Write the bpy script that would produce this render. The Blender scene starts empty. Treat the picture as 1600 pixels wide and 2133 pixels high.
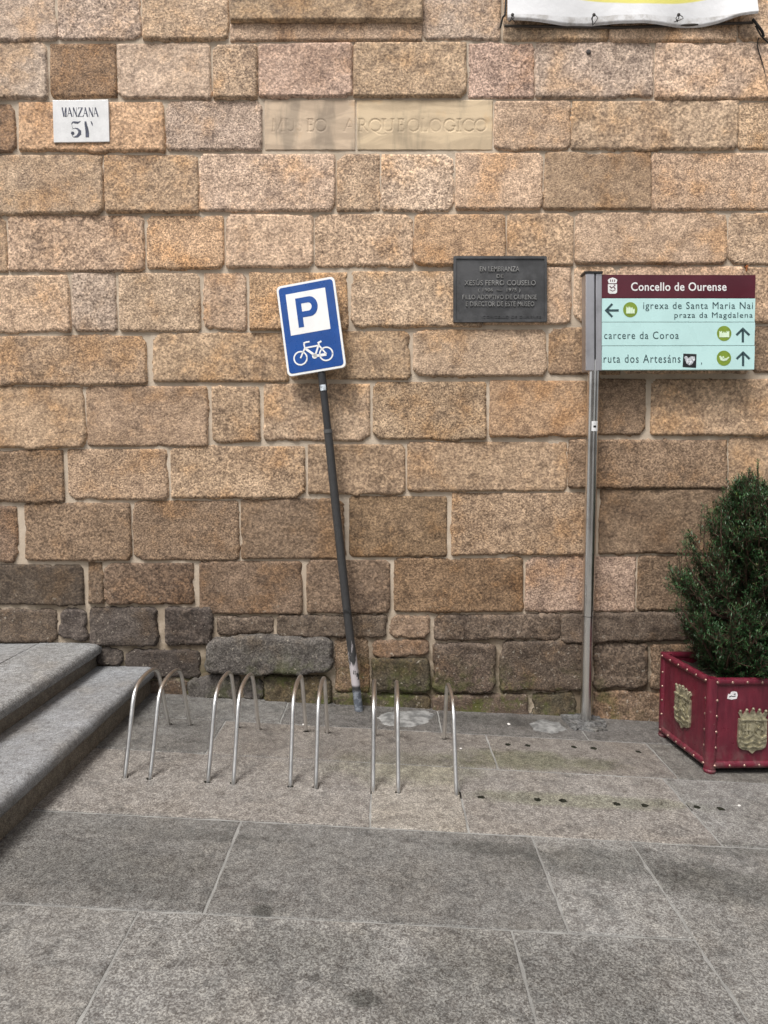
import bpy, bmesh, math, random
import numpy as np
from mathutils import Vector, Matrix

# ---------------------------------------------------------------- camera, sky, sun, exposure
F = 1420.0                      # focal length in photo pixels (photo 1600 x 2133)
TH = math.atan(98.5 / F)        # camera looks slightly down
EYE = 1.6
SLOPE = 0.055                   # the street falls to the right
SC = bpy.context.scene
COL = SC.collection
R = math.radians

cam_d = bpy.data.cameras.new('camera'); cam = bpy.data.objects.new('camera', cam_d); COL.objects.link(cam)
cam.location = (0, 0, EYE); cam.rotation_euler = (math.pi/2 - TH, 0, 0)
cam_d.sensor_fit = 'HORIZONTAL'; cam_d.sensor_width = 36; cam_d.lens = 36 * F / 1600
cam_d.clip_start = 0.05; cam_d.clip_end = 500
SC.camera = cam

SUN_EL, SUN_AZ = 60, -32        # azimuth from straight behind the camera, negative = left
w = bpy.data.worlds.new('World'); SC.world = w; w.use_nodes = True
nt = w.node_tree; nt.nodes.clear()
sky = nt.nodes.new('ShaderNodeTexSky'); sky.sky_type = 'NISHITA'; sky.sun_disc = False
sky.sun_elevation = R(SUN_EL); sky.sun_rotation = R(180 + SUN_AZ * -1); sky.air_density = 1.0; sky.dust_density = 4.0; sky.ozone_density = 1.0
bw = nt.nodes.new('ShaderNodeRGBToBW'); mix = nt.nodes.new('ShaderNodeMix'); mix.data_type = 'RGBA'; mix.inputs[0].default_value = 0.84
bg = nt.nodes.new('ShaderNodeBackground'); bg.inputs[1].default_value = 0.075
wo = nt.nodes.new('ShaderNodeOutputWorld')
nt.links.new(sky.outputs[0], bw.inputs[0]); nt.links.new(sky.outputs[0], mix.inputs[6]); nt.links.new(bw.outputs[0], mix.inputs[7])
nt.links.new(mix.outputs[2], bg.inputs[0]); nt.links.new(bg.outputs[0], wo.inputs[0])

sl = bpy.data.lights.new('sun', 'SUN'); sl.energy = 1.5; sl.angle = R(20); sl.color = (1, .97, .93)
so = bpy.data.objects.new('sun', sl); COL.objects.link(so)
so.location = (-3, -4, 8)
sd = Vector((math.sin(R(SUN_AZ)) * math.cos(R(SUN_EL)), -math.cos(R(SUN_AZ)) * math.cos(R(SUN_EL)), math.sin(R(SUN_EL))))
so.rotation_euler = sd.to_track_quat('Z', 'Y').to_euler()

SC.view_settings.view_transform = 'Standard'; SC.view_settings.look = 'None'
SC.view_settings.exposure = 1.18; SC.view_settings.gamma = 1.0; SC.view_settings.use_curve_mapping = False
SC.render.engine = 'CYCLES'
SC.cycles.max_bounces = 5; SC.cycles.diffuse_bounces = 3; SC.cycles.glossy_bounces = 3; SC.cycles.transmission_bounces = 1

# ---------------------------------------------------------------- pixel -> place helpers
CT, ST = math.cos(TH), math.sin(TH)
def ray(px, py):
    dx = (px - 800) / F; du = -(py - 1066.5) / F
    return Vector((dx, CT + ST * du, -ST + CT * du))
def onground(px, py):                     # point on the sloping pavement
    d = ray(px, py); t = -EYE / (d.z + SLOPE * d.x); return Vector((0, 0, EYE)) + d * t
def onY(px, py, Y):                       # point on an upright plane parallel to the wall
    d = ray(px, py); return Vector((0, 0, EYE)) + d * (Y / d.y)
def gz(x): return -SLOPE * x
YW = onground(800, 1470).y                # the wall stands here

# ---------------------------------------------------------------- numpy noise
def _h(ix, iy, seed):
    n = (ix.astype(np.int64) * 374761393 + iy.astype(np.int64) * 668265263 + seed * 1442695041) & 0x7fffffff
    n = ((n ^ (n >> 13)) * 1274126177) & 0x7fffffff
    return ((n ^ (n >> 16)) & 0xffff) / 32767.5 - 1.0
def vn(x, y, seed=0):
    ix = np.floor(x); iy = np.floor(y); fx = x - ix; fy = y - iy
    fx = fx * fx * (3 - 2 * fx); fy = fy * fy * (3 - 2 * fy)
    a = _h(ix, iy, seed); b = _h(ix + 1, iy, seed); c = _h(ix, iy + 1, seed); d = _h(ix + 1, iy + 1, seed)
    return (a + (b - a) * fx) * (1 - fy) + (c + (d - c) * fx) * fy
def fbm(x, y, seed=0, o=3):
    s = 0; a = 1.0; t = 0
    for k in range(o):
        s = s + a * vn(x * 2**k, y * 2**k, seed + 17 * k); t += a; a *= .5
    return s / t

# ---------------------------------------------------------------- object helpers
BASE = {}
def lin(c):
    return tuple(((v/255)/12.92 if v/255 <= .04045 else (((v/255)+.055)/1.055)**2.4) for v in c)
def thing(name, label, cat, loc=(0, 0, 0), group=None):
    o = bpy.data.objects.new(name, None); COL.objects.link(o); o.location = loc; o.empty_display_size = .1
    BASE[o.name] = Vector(loc)
    o['label'] = label; o['category'] = cat
    if group: o['group'] = group
    return o
def _link(name, me, mat, parent, smooth, color):
    o = bpy.data.objects.new(name, me); COL.objects.link(o)
    if mat: me.materials.append(mat)
    if parent is not None:
        o.parent = parent
        BASE[o.name] = BASE[parent.name]
    else: BASE[o.name] = Vector((0, 0, 0))
    if color: o.color = (*color, 1)
    if smooth: me.shade_smooth() if hasattr(me, 'shade_smooth') else None
    return o
def mesh(name, V, Fc, mat=None, parent=None, smooth=False, color=None, label=None):
    b = BASE[parent.name] if parent is not None else Vector((0, 0, 0))
    me = bpy.data.meshes.new(name)
    me.from_pydata([(v[0]-b.x, v[1]-b.y, v[2]-b.z) for v in V], [], Fc); me.update()
    o = _link(name, me, mat, parent, smooth, color)
    if label: o['label'] = label
    if name == 'lettering': o['kind'] = 'stuff'
    return o
def npmesh(name, V, Q, mat=None, parent=None, smooth=True, color=None):
    """fast quad mesh from numpy arrays"""
    b = BASE[parent.name] if parent is not None else Vector((0, 0, 0))
    V = np.asarray(V, dtype=np.float32) - np.array(b, dtype=np.float32)
    Q = np.asarray(Q, dtype=np.int32)
    used = np.unique(Q); rm = np.full(len(V), -1, np.int32); rm[used] = np.arange(len(used)); V = V[used]; Q = rm[Q]
    k = Q.shape[1]
    me = bpy.data.meshes.new(name)
    me.vertices.add(len(V)); me.vertices.foreach_set('co', V.ravel())
    me.loops.add(Q.size); me.loops.foreach_set('vertex_index', Q.ravel())
    me.polygons.add(len(Q)); me.polygons.foreach_set('loop_start', np.arange(0, Q.size, k, dtype=np.int32))
    me.update(calc_edges=True); me.validate()
    if smooth: me.polygons.foreach_set('use_smooth', np.ones(len(me.polygons), bool))
    return _link(name, me, mat, parent, False, color)
def gridq(nx, ny):
    i = np.arange(nx - 1); j = np.arange(ny - 1); I, J = np.meshgrid(i, j)
    a = (J * nx + I).ravel()
    return np.stack([a, a + 1, a + nx + 1, a + nx], 1)
class MB:
    """collects pieces in world space, builds ONE mesh object"""
    def __init__(s): s.v = []; s.f = []
    def add(s, V, Fc):
        n = len(s.v); s.v += [Vector(v) for v in V]; s.f += [[i + n for i in f] for f in Fc]; return s
    def box(s, x0, x1, y0, y1, z0, z1, fr=None):
        V = [(x, y, z) for z in (z0, z1) for y in (y0, y1) for x in (x0, x1)]
        if fr: V = [fr(*v) for v in V]
        return s.add(V, [[0, 2, 3, 1], [4, 5, 7, 6], [0, 1, 5, 4], [2, 6, 7, 3], [0, 4, 6, 2], [1, 3, 7, 5]])
    def prism(s, pts, d0, d1, fr):
        """polygon pts (a,b) pushed from depth d0 to d1 along the frame normal (d1 is the visible front)"""
        n = len(pts)
        V = [fr(a, b, d0) for a, b in pts] + [fr(a, b, d1) for a, b in pts]
        return s.add(V, [list(range(n, 2*n))] + [[i, (i+1) % n, n + (i+1) % n, n + i] for i in range(n)])
    def ribbon(s, pts, wd, d0, d1, fr):
        """flat stroke along (a,b) points, widths wd (number or list)"""
        n = len(pts); W = wd if isinstance(wd, (list, tuple)) else [wd]*n
        L = []; Rr = []
        for i, p in enumerate(pts):
            q0 = pts[max(i-1, 0)]; q1 = pts[min(i+1, n-1)]
            t = Vector((q1[0]-q0[0], q1[1]-q0[1])); t.normalize(); nn = Vector((-t.y, t.x)) * W[i] / 2
            L.append((p[0]+nn.x, p[1]+nn.y)); Rr.append((p[0]-nn.x, p[1]-nn.y))
        V = [fr(a, b, d1) for a, b in L + Rr] + [fr(a, b, d0) for a, b in L + Rr]
        m = 2*n; Fs = []
        for i in range(n-1):
            Fs += [[i, n+i, n+i+1, i+1], [i, i+1, m+i+1, m+i], [n+i+1, n+i, m+n+i, m+n+i+1]]
        Fs += [[0, m, m+n, n], [n-1, m-1, m+m-1, m+n-1]]
        return s.add(V, Fs)
    def tube(s, pts, rad, n=12, caps=True):
        pts = [Vector(p) for p in pts]; k = len(pts); rr = rad if isinstance(rad, (list, tuple)) else [rad]*k
        V = []; u = None
        for i, p in enumerate(pts):
            t = (pts[min(i+1, k-1)] - pts[max(i-1, 0)]).normalized()
            if u is None:
                u = t.orthogonal().normalized()
            u = (u - t * u.dot(t)).normalized(); v = t.cross(u)
            for j in range(n):
                a = 2*math.pi*j/n; V.append(p + (u*math.cos(a) + v*math.sin(a)) * rr[i])
        Fs = [[i*n+j, i*n+(j+1) % n, (i+1)*n+(j+1) % n, (i+1)*n+j] for i in range(k-1) for j in range(n)]
        if caps: Fs += [list(range(n))[::-1], [(k-1)*n+j for j in range(n)]]
        return s.add(V, Fs)
    def dome(s, c, nrm, r, h, n=10):
        c = Vector(c); nrm = Vector(nrm).normalized(); u = nrm.orthogonal().normalized(); v = nrm.cross(u)
        V = []; rows = 4
        for i in range(rows):
            a = math.pi/2*i/rows
            for j in range(n):
                b = 2*math.pi*j/n
                V.append(c + (u*math.cos(b)+v*math.sin(b))*r*math.cos(a) + nrm*h*math.sin(a))
        V.append(c + nrm*h); Fs = []
        for i in range(rows-1):
            for j in range(n): Fs.append([i*n+j, i*n+(j+1) % n, (i+1)*n+(j+1) % n, (i+1)*n+j])
        for j in range(n): Fs.append([(rows-1)*n+j, (rows-1)*n+(j+1) % n, rows*n])
        return s.add(V, Fs)
    def lathe(s, c, axis, prof, n=16):
        c = Vector(c); ax = Vector(axis).normalized(); u = ax.orthogonal().normalized(); v = ax.cross(u)
        V = []
        for r, h in prof:
            for j in range(n):
                b = 2*math.pi*j/n; V.append(c + (u*math.cos(b)+v*math.sin(b))*r + ax*h)
        Fs = [[i*n+j, i*n+(j+1) % n, (i+1)*n+(j+1) % n, (i+1)*n+j] for i in range(len(prof)-1) for j in range(n)]
        Fs += [list(range(n))[::-1], [(len(prof)-1)*n+j for j in range(n)]]
        return s.add(V, Fs)
    def build(s, name, mat, parent=None, smooth=False, bevel=0, color=None, label=None, auto=None):
        o = mesh(name, s.v, s.f, mat, parent, False, color, label)
        bm = bmesh.new(); bm.from_mesh(o.data)
        bmesh.ops.recalc_face_normals(bm, faces=bm.faces)
        if bevel:
            bmesh.ops.remove_doubles(bm, verts=bm.verts, dist=1e-6)
            es = [e for e in bm.edges if len(e.link_faces) == 2 and e.calc_face_angle(0) > .5]
            bmesh.ops.bevel(bm, geom=es, offset=bevel, segments=2, affect='EDGES', profile=.6, clamp_overlap=True)
        bm.to_mesh(o.data); bm.free()
        if smooth:
            o.data.polygons.foreach_set('use_smooth', np.ones(len(o.data.polygons), bool))
            try: o.data.set_sharp_from_angle(angle=R(auto or 40))
            except Exception: pass
        return o
def rrect(x0, y0, x1, y1, r, n=6):
    P = []
    for cx, cy, a0 in ((x1-r, y1-r, 0), (x0+r, y1-r, 90), (x0+r, y0+r, 180), (x1-r, y0+r, 270)):
        for k in range(n+1):
            a = R(a0 + 90*k/n); P.append((cx + r*math.cos(a), cy + r*math.sin(a)))
    return P
def circ(cx, cy, r, n=28, a0=0, a1=360, ry=None):
    m = n if a1-a0 >= 360 else n+1
    return [(cx + r*math.cos(R(a0+(a1-a0)*k/n)), cy + (ry or r)*math.sin(R(a0+(a1-a0)*k/n))) for k in range(m)]
_tc = {}
def text2d(s, offset=0.0, spacing=1.0, shear=0):
    k = (s, offset, spacing, shear)
    if k not in _tc:
        c = bpy.data.curves.new('t', 'FONT'); c.body = s; c.size = 1; c.offset = offset; c.space_character = spacing; c.shear = shear; c.resolution_u = 3
        o = bpy.data.objects.new('t', c); COL.objects.link(o)
        dg = bpy.context.evaluated_depsgraph_get()
        me = bpy.data.meshes.new_from_object(o.evaluated_get(dg))
        V = [(v.co.x, v.co.y) for v in me.vertices]; Fs = [list(p.vertices) for p in me.polygons]
        bpy.data.objects.remove(o); bpy.data.curves.remove(c); bpy.data.meshes.remove(me)
        _tc[k] = (V, Fs)
    return _tc[k]
def put_text(mb, s, a0, b0, a1, b1, d, fr, offset=0, spacing=1.0, thick=.0015):
    """lettering stretched to the box a0..a1, b0..b1 of the frame"""
    V, Fs = text2d(s, offset, spacing)
    x0 = min(v[0] for v in V); x1 = max(v[0] for v in V); y0 = min(v[1] for v in V); y1 = max(v[1] for v in V)
    P = [(a0 + (v[0]-x0)/(x1-x0)*(a1-a0), b0 + (v[1]-y0)/(y1-y0)*(b1-b0)) for v in V]
    n = len(P)
    ec = {}
    for f in Fs:
        for i in range(len(f)):
            e = (f[i], f[(i+1) % len(f)]); ec[e] = 1
    side = [[a, b, n+b, n+a] for (a, b) in ec if (b, a) not in ec]
    mb.add([fr(a, b, d) for a, b in P] + [fr(a, b, d-thick) for a, b in P], Fs + side)
def wallframe(Y):
    """frame whose (a,b) are photo pixels mapped to the upright plane at Y; d is metres towards the street"""
    def fr(a, b, d):
        p = onY(a, b, Y); return Vector((p.x, Y - d, p.z))
    return fr

# ---------------------------------------------------------------- materials
def newmat(name):
    m = bpy.data.materials.new(name); m.use_nodes = True
    n = m.node_tree; n.nodes.clear()
    return m, n
class NT:
    def __init__(s, n): s.n = n; s.pos = None
    def node(s, t, **kw):
        x = s.n.nodes.new(t)
        for k, v in kw.items(): setattr(x, k, v)
        return x
    def put(s, sock, val):
        if hasattr(val, 'bl_idname') or hasattr(val, 'is_linked'): s.n.links.new(val, sock)
        elif isinstance(val, (tuple, list)) and len(val) == 3 and sock.type == 'RGBA': sock.default_value = (*val, 1)
        else: sock.default_value = val
    def P(s):
        if s.pos is None: s.pos = s.node('ShaderNodeNewGeometry').outputs['Position']
        return s.pos
    def noise(s, scale, detail=3, rough=.55, vec=None, dist=0, out=0):
        x = s.node('ShaderNodeTexNoise'); x.inputs['Scale'].default_value = scale; x.inputs['Detail'].default_value = detail
        x.inputs['Roughness'].default_value = rough; x.inputs['Distortion'].default_value = dist
        s.n.links.new(vec or s.P(), x.inputs['Vector']); return x.outputs[out]
    def voro(s, scale, vec=None, feature='F1', out='Color'):
        x = s.node('ShaderNodeTexVoronoi', feature=feature); x.inputs['Scale'].default_value = scale
        s.n.links.new(vec or s.P(), x.inputs['Vector']); return x.outputs[out]
    def math(s, op, a, b=0.0, c=None, clamp=False):
        x = s.node('ShaderNodeMath', operation=op, use_clamp=clamp); s.put(x.inputs[0], a); s.put(x.inputs[1], b)
        if c is not None: s.put(x.inputs[2], c)
        return x.outputs[0]
    def vmath(s, op, a, b=None, out=0):
        x = s.node('ShaderNodeVectorMath', operation=op); s.put(x.inputs[0], a)
        if b is not None: s.put(x.inputs[1], b)
        return x.outputs[out]
    def mr(s, v, a, b, c=0.0, d=1.0, smooth=True):
        x = s.node('ShaderNodeMapRange', interpolation_type='SMOOTHSTEP' if smooth else 'LINEAR')
        for i, q in enumerate((v, a, b, c, d)): s.put(x.inputs[i], q)
        return x.outputs[0]
    def mix(s, f, a, b, blend='MIX'):
        x = s.node('ShaderNodeMix', data_type='RGBA', blend_type=blend); x.clamp_factor = True
        s.put(x.inputs[0], f); s.put(x.inputs[6], a); s.put(x.inputs[7], b); return x.outputs[2]
    def ramp(s, f, stops, interp='LINEAR'):
        x = s.node('ShaderNodeValToRGB'); cr = x.color_ramp; cr.interpolation = interp
        while len(cr.elements) < len(stops): cr.elements.new(.5)
        for e, (p, c) in zip(cr.elements, stops): e.position = p; e.color = (*c, 1) if len(c) == 3 else c
        s.put(x.inputs[0], f); return x.outputs[0]
    def sep(s, v):
        x = s.node('ShaderNodeSeparateXYZ'); s.n.links.new(v, x.inputs[0]); return x.outputs
    def bump(s, h, strength=.5, dist=.005, normal=None):
        x = s.node('ShaderNodeBump'); x.inputs['Strength'].default_value = strength; x.inputs['Distance'].default_value = dist
        s.n.links.new(h, x.inputs['Height'])
        if normal is not None: s.n.links.new(normal, x.inputs['Normal'])
        return x.outputs[0]
    def out(s, col, rough=.8, metal=0.0, normal=None, spec=.5, coat=None):
        b = s.node('ShaderNodeBsdfPrincipled'); o = s.node('ShaderNodeOutputMaterial')
        s.put(b.inputs['Base Color'], col); s.put(b.inputs['Roughness'], rough); s.put(b.inputs['Metallic'], metal)
        s.put(b.inputs['Specular IOR Level'], spec)
        if coat: b.inputs['Coat Weight'].default_value = coat
        if normal is not None: s.n.links.new(normal, b.inputs['Normal'])
        s.n.links.new(b.outputs[0], o.inputs[0]); return b
def simple(name, col, rough=.6, metal=0.0, var=.12, scale=12, bump=0.0, bscale=120, spec=.5):
    m, n = newmat(name); t = NT(n)
    f = t.noise(scale, 4, .6)
    c = t.mix(t.mr(f, .35, .65), tuple(v*(1-var) for v in col), tuple(min(1, v*(1+var)) for v in col))
    nr = t.bump(t.noise(bscale, 2), bump, .002) if bump else None
    r = t.mr(t.noise(scale*2.3, 3), .3, .7, max(.02, rough-.08), min(1, rough+.08))
    t.out(c, r, metal, nr, spec); return m

def granite(name, grain=62, lightf=1.45, darkf=.5, rough=.82, moss=False, paving=False, bumpd=.006, stain=1.0):
    """speckled granite; the stone's own tint comes from the object colour"""
    m, n = newmat(name); t = NT(n)
    oi = t.node('ShaderNodeObjectInfo')
    offv = t.node('ShaderNodeCombineXYZ')
    mul = t.math('MULTIPLY', oi.outputs['Random'], 53.0)
    n.links.new(mul, offv.inputs[0]); n.links.new(t.math('MULTIPLY', oi.outputs['Random'], -31.0), offv.inputs[2])
    p = t.vmath('ADD', t.P(), offv.outputs[0])
    r2_ = t.math('FRACT', t.math('MULTIPLY', oi.outputs['Random'], 7.31)); r3_ = t.math('FRACT', t.math('MULTIPLY', oi.outputs['Random'], 23.7))
    sx = t.node('ShaderNodeVectorMath', operation='SCALE'); n.links.new(p, sx.inputs[0]); n.links.new(t.math('MULTIPLY_ADD', r2_, .55 if not paving else .25, .74 if not paving else .88), sx.inputs[3])
    p = sx.outputs[0]
    base = oi.outputs['Color']
    g1 = t.noise(grain, 2, .6, p)                      # clusters of crystals
    cell = t.sep(t.voro(grain*1.5, p))[0]                  # single crystals
    g2 = t.noise(grain*2.6, 1, .5, p)
    wa, wb = (.66, .26) if moss else (.50, .27)
    gsum = t.math('ADD', t.math('MULTIPLY', g1, wa), t.math('ADD', t.math('MULTIPLY_ADD', cell, wb, .51-wa/2-wb/2), t.math('MULTIPLY', g2, .30)))
    k = t.ramp(gsum, [(.46, (darkf, darkf*.95, darkf*.9)), (.56, (.74, .72, .70)), (.655, (1.0, 1.0, 1.0)), (.74, (lightf, lightf*1.0, lightf*.98)), (.86, (lightf*1.25, lightf*1.25, lightf*1.22))])
    c = t.mix(t.math('MULTIPLY_ADD', r3_, .45 if not paving else .2, .6 if not paving else .75), base, t.mix(1.0, base, k, 'MULTIPLY'))
    mot = t.noise(24, 3, .7, p)
    c = t.mix(1.0, c, t.ramp(mot, [(.34, (.72, .70, .69)), (.5, (1, 1, 1)), (.66, (1.22, 1.22, 1.21))]), 'MULTIPLY')
    # broad weathering with its own shape
    big = t.noise(3.0, 4, .66, p)
    mid = t.noise(8, 4, .72, p)
    glob = t.noise(1.3, 5, .68)                             # weathering that runs across the joints
    warm = t.mix(1.0, c, (1.02, .86, .66), 'MULTIPLY')
    c = t.mix(t.math('MULTIPLY', t.mr(big, .48, .68), .72*stain if not paving else .12), c, warm)
    grey = t.mix(1.0, c, (.60, .59, .60) if not paving else (.60, .61, .62), 'MULTIPLY')
    c = t.mix(t.math('MULTIPLY', t.mr(mid, .50, .68), .85*stain), c, grey)
    pale = t.mix(1.0, c, (1.22, 1.24, 1.27), 'MULTIPLY')
    c = t.mix(t.math('MULTIPLY', t.mr(big, .50, .30), .85 if not paving else .5), c, pale)
    if not paving:
        c = t.mix(t.math('MULTIPLY', t.mr(glob, .50, .68), .55*stain), c, t.mix(1.0, c, (.70, .64, .60), 'MULTIPLY'))
        c = t.mix(t.math('MULTIPLY', t.mr(glob, .46, .30), .5*stain), c, t.mix(1.0, c, (1.18, 1.20, 1.26), 'MULTIPLY'))
    if not paving:      # little pits and dark knots
        pit = t.math('MULTIPLY', t.mr(t.voro(15, p, 'F1', 'Distance'), .16, .05), t.mr(mid, .46, .58))
        c = t.mix(t.math('MULTIPLY', pit, .6), c, t.mix(1.0, c, (.42, .38, .35), 'MULTIPLY'))
    pz = t.sep(t.P())
    if moss:
        hz = t.math('ADD', pz[2], t.math('MULTIPLY', pz[0], SLOPE))          # height above the pavement
        low = t.mr(hz, .42, .02)
        mn = t.math('MULTIPLY', low, t.mr(t.noise(5.5, 4, .72), .46, .62))
        xr = t.math('MULTIPLY', t.mr(pz[0], -1.4, -.6), t.mr(pz[0], 1.9, 1.2))
        mf = t.math('MULTIPLY', mn, xr)
        c = t.mix(t.math('MULTIPLY', mf, .75), c, t.mix(t.noise(40, 2), (.042, .056, .010), (.115, .13, .026)))
        # white flecks of old lime on the lowest courses
        lf = t.math('MULTIPLY', t.mr(hz, .95, .3), t.mr(t.noise(38, 2, .7), .64, .70))
        c = t.mix(t.math('MULTIPLY', lf, .55), c, (.42, .37, .30))
    if paving:
        pn = t.math('MULTIPLY', t.math('SUBTRACT', t.noise(6, 4, .7), .5), 2.6)
        # damp, dirty patches and greenish film where the photo shows them (places on the pavement)
        for (cx, cy, rx, ry, st) in PATCH:
            dx = t.math('DIVIDE', t.math('SUBTRACT', pz[0], cx), rx); dy = t.math('DIVIDE', t.math('SUBTRACT', pz[1], cy), ry)
            r2 = t.math('ADD', t.math('MULTIPLY', dx, dx), t.math('MULTIPLY', dy, dy))
            r2 = t.math('ADD', r2, pn)
            fct = t.math('MULTIPLY', t.mr(r2, 1.25, .1), abs(st))
            c = t.mix(fct, c, t.mix(1.0, c, (.40, .41, .40) if st > 0 else (.62, .72, .42), 'MULTIPLY'))
    h = t.math('ADD', t.math('MULTIPLY', g1, 1.0), t.math('MULTIPLY', t.noise(grain*.36, 3, .6, p), 1.0 if not paving else .4))
    nr = t.bump(h, .75 if not paving else .35, bumpd)
    t.out(c, t.mr(g1, .35, .65, rough-.12, rough+.08), 0, nr, .35)
    return m

# places of stains on the pavement: x, y, half sizes, strength (negative = green film)
def gp(px, py): p = onground(px, py); return p.x, p.y
PATCH = []
for px, py, rx, ry, st in [(1250, 1800, .45, .13, .6), (640, 1990, .33, .16, .42), (980, 2000, .20, .16, .45), (1210, 2040, .28, .2, .35),
                           (1030, 1770, .28, .06, .5), (1530, 1850, .35, .14, .6), (230, 1810, .45, .2, .35), (380, 1740, .5, .05, .3),
                           (1100, 1585, .5, .14, -.5), (1200, 1668, .7, .08, -.35), (850, 1600, .5, .22, -.25), (545, 1900, .045, .04, .9),
                           (1540, 1770, .3, .07, .5), (760, 2085, .05, .04, .8), (900, 2090, .3, .15, .35), (1000, 1500, .9, .10, .45), (300, 1480, .5, .3, .35)]:
    PATCH.append((*gp(px, py), rx, ry, st))

M_STONE = granite('wall_granite', 76, 1.48, .44, .84, moss=True)
M_PAVE = granite('paving_granite', 135, 1.62, .48, .60, paving=True, bumpd=.003, stain=.85)
M_STEP = granite('step_granite', 130, 1.4, .55, .58, bumpd=.002, stain=.3)

def mk_mortar(name, c0, c1, low):
    m, n = newmat(name); t = NT(n)
    c = t.mix(t.mr(t.noise(7, 5, .65), .35, .7), c0, c1)
    c = t.mix(t.math('MULTIPLY', t.mr(t.noise(60, 2, .6), .5, .8), .22), c, tuple(v*.62 for v in c0))
    pz = t.sep(t.P()); hz = t.math('ADD', pz[2], t.math('MULTIPLY', pz[0], SLOPE))
    if low:
        d = t.math('MULTIPLY', t.mr(hz, 1.05, .25), t.mr(t.noise(4.2, 5, .7), .30, .62))
        c = t.mix(t.math('MULTIPLY', d, .85), c, (.155, .115, .075))
        ms = t.math('MULTIPLY', t.mr(hz, .36, .02), t.mr(t.noise(5.5, 4, .72), .42, .58))
        c = t.mix(t.math('MULTIPLY', ms, .85), c, (.050, .058, .018))
    nr = t.bump(t.noise(85, 4, .65), .5, .004)
    t.out(c, .92, 0, nr, .2); return m
M_MORTAR = mk_mortar('lime_mortar', (.50, .41, .315), (.59, .495, .39), True)
M_JOINT = mk_mortar('joint_cement', (.20, .195, .185), (.30, .295, .28), False)

# ---------------------------------------------------------------- the stone wall
WALL = thing('stone_wall', 'tall wall of coursed tan granite blocks with pale mortar joints behind everything', 'wall', (0, YW, 0))
PAL = dict(n=(192, 162, 126), l=(205, 178, 148), g=(182, 163, 142), o=(190, 149, 103), d=(158, 127, 91), D=(134, 102, 70), p=(186, 155, 133),
           b=(172, 142, 105), c=(150, 124, 94), e=(131, 108, 85), k=(112, 97, 79), K=(98, 88, 76), m=(98, 89, 68), t=(140, 110, 74), G=(98, 92, 82))
rnd = random.Random(7)
def stone(x0, y0, x1, y1, col='n', proud=None, rad=None, rough=1.0, step=.0125, tilt=None, parent=WALL, lum=1.0):
    a = onY((x0+x1)/2 - (x1-x0)/2, (y0+y1)/2, YW); b = onY(x1, (y0+y1)/2, YW)
    X0, X1 = a.x, b.x; cxp = (x0+x1)/2
    Z1 = onY(cxp, y0, YW).z; Z0 = onY(cxp, y1, YW).z
    rad = rad if rad is not None else rnd.uniform(.006, .020)
    base = proud if proud is not None else rnd.uniform(.006, .013)
    tl = tilt if tilt is not None else rnd.uniform(.007, .017); tx = rnd.uniform(-.004, .004)
    m = .026
    nx = max(6, int((X1-X0+2*m)/step)); nz = max(6, int((Z1-Z0+2*m)/step))
    X, Z = np.meshgrid(np.linspace(X0-m, X1+m, nx), np.linspace(Z0-m, Z1+m, nz))
    sd_ = rnd.randrange(10000)
    cx, cz, hw, hh = (X0+X1)/2, (Z0+Z1)/2, (X1-X0)/2, (Z1-Z0)/2
    rad = min(rad, hw*.9, hh*.9)
    wx = X + .009*rough*fbm(X*5, Z*5, sd_+5, 2); wz = Z + .008*rough*fbm(X*4.5, Z*4.5, sd_+9, 2)
    qx = np.abs(wx-cx) - hw + rad; qz = np.abs(wz-cz) - hh + rad
    d = -(np.hypot(np.maximum(qx, 0), np.maximum(qz, 0)) + np.minimum(np.maximum(qx, qz), 0) - rad)
    d = d + rough*(.0055*fbm(X*17, Z*17, sd_, 3) + .0025*vn(X*70, Z*70, sd_+1))
    for sx_, sz_ in ((-1, -1), (1, -1), (1, 1), (-1, 1)):                # knocked-off corners
        if rough >= 1 and rnd.random() < .42:
            cs_ = min(rnd.uniform(.012, .042), hw*.5, hh*.5); sk = rnd.uniform(.6, 1.7)
            d = np.minimum(d, ((hw - sx_*(wx-cx))*sk + (hh - sz_*(wz-cz)) - cs_)/math.hypot(sk, 1) + .005*fbm(X*25, Z*25, sd_+61, 2))
    bl = np.clip(1-(Z-Z0)/.05, 0, 1); d = d + rough*bl*.0065*fbm(X*11, Z*3, sd_+71, 3)      # ragged lower arris
    d = d + .0100
    ch = fbm(X*9, Z*9, sd_+3, 2)                                     # chipped spots on the arrises
    d = d - .007*rough*np.clip(ch-.52, 0, 1)*3*(d < .018)
    t = np.clip((d+.006)/.0135, 0, 1); sm = t*t*(3-2*t)
    h = base + tl*(.5-(Z-cz)/(2*hh+1e-6)) + tx*(X-cx)/hw + rough*(.0085*fbm(X*4.5, Z*4.5, sd_+21, 3) + .003*fbm(X*19, Z*19, sd_+22, 3))
    h = np.maximum(h, .0055)
    rd = np.clip(d/.03, 0, 1); h = h + (.002*rough + .6*base*max(rough-1, 0))*(1-(1-rd)**2) - .002*rough
    dep = -.036 + (.036+h)*sm
    Q = gridq(nx, nz); keep = (d.ravel()[Q] > -.010).any(1)
    V = np.stack([X.ravel(), (YW - dep).ravel(), Z.ravel()], 1)
    c = [v*.5 + q*.5 for v, q in zip(PAL[col], (192, 166, 134) if PAL[col][0] > 154 else (158, 134, 105) if PAL[col][0] > 125 else PAL[col])]; j = rnd.uniform(-.05, .05); c2 = [min(255, v*(1+j+rnd.uniform(-.005, .005))) for v in c]
    return npmesh('stone', V, Q[keep][:, ::-1], M_STONE, parent, True, tuple(v*.84*k_ for v, k_ in zip(lin(c2), (1.01*lum, 1.02*lum, 1.17*lum))))

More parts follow.
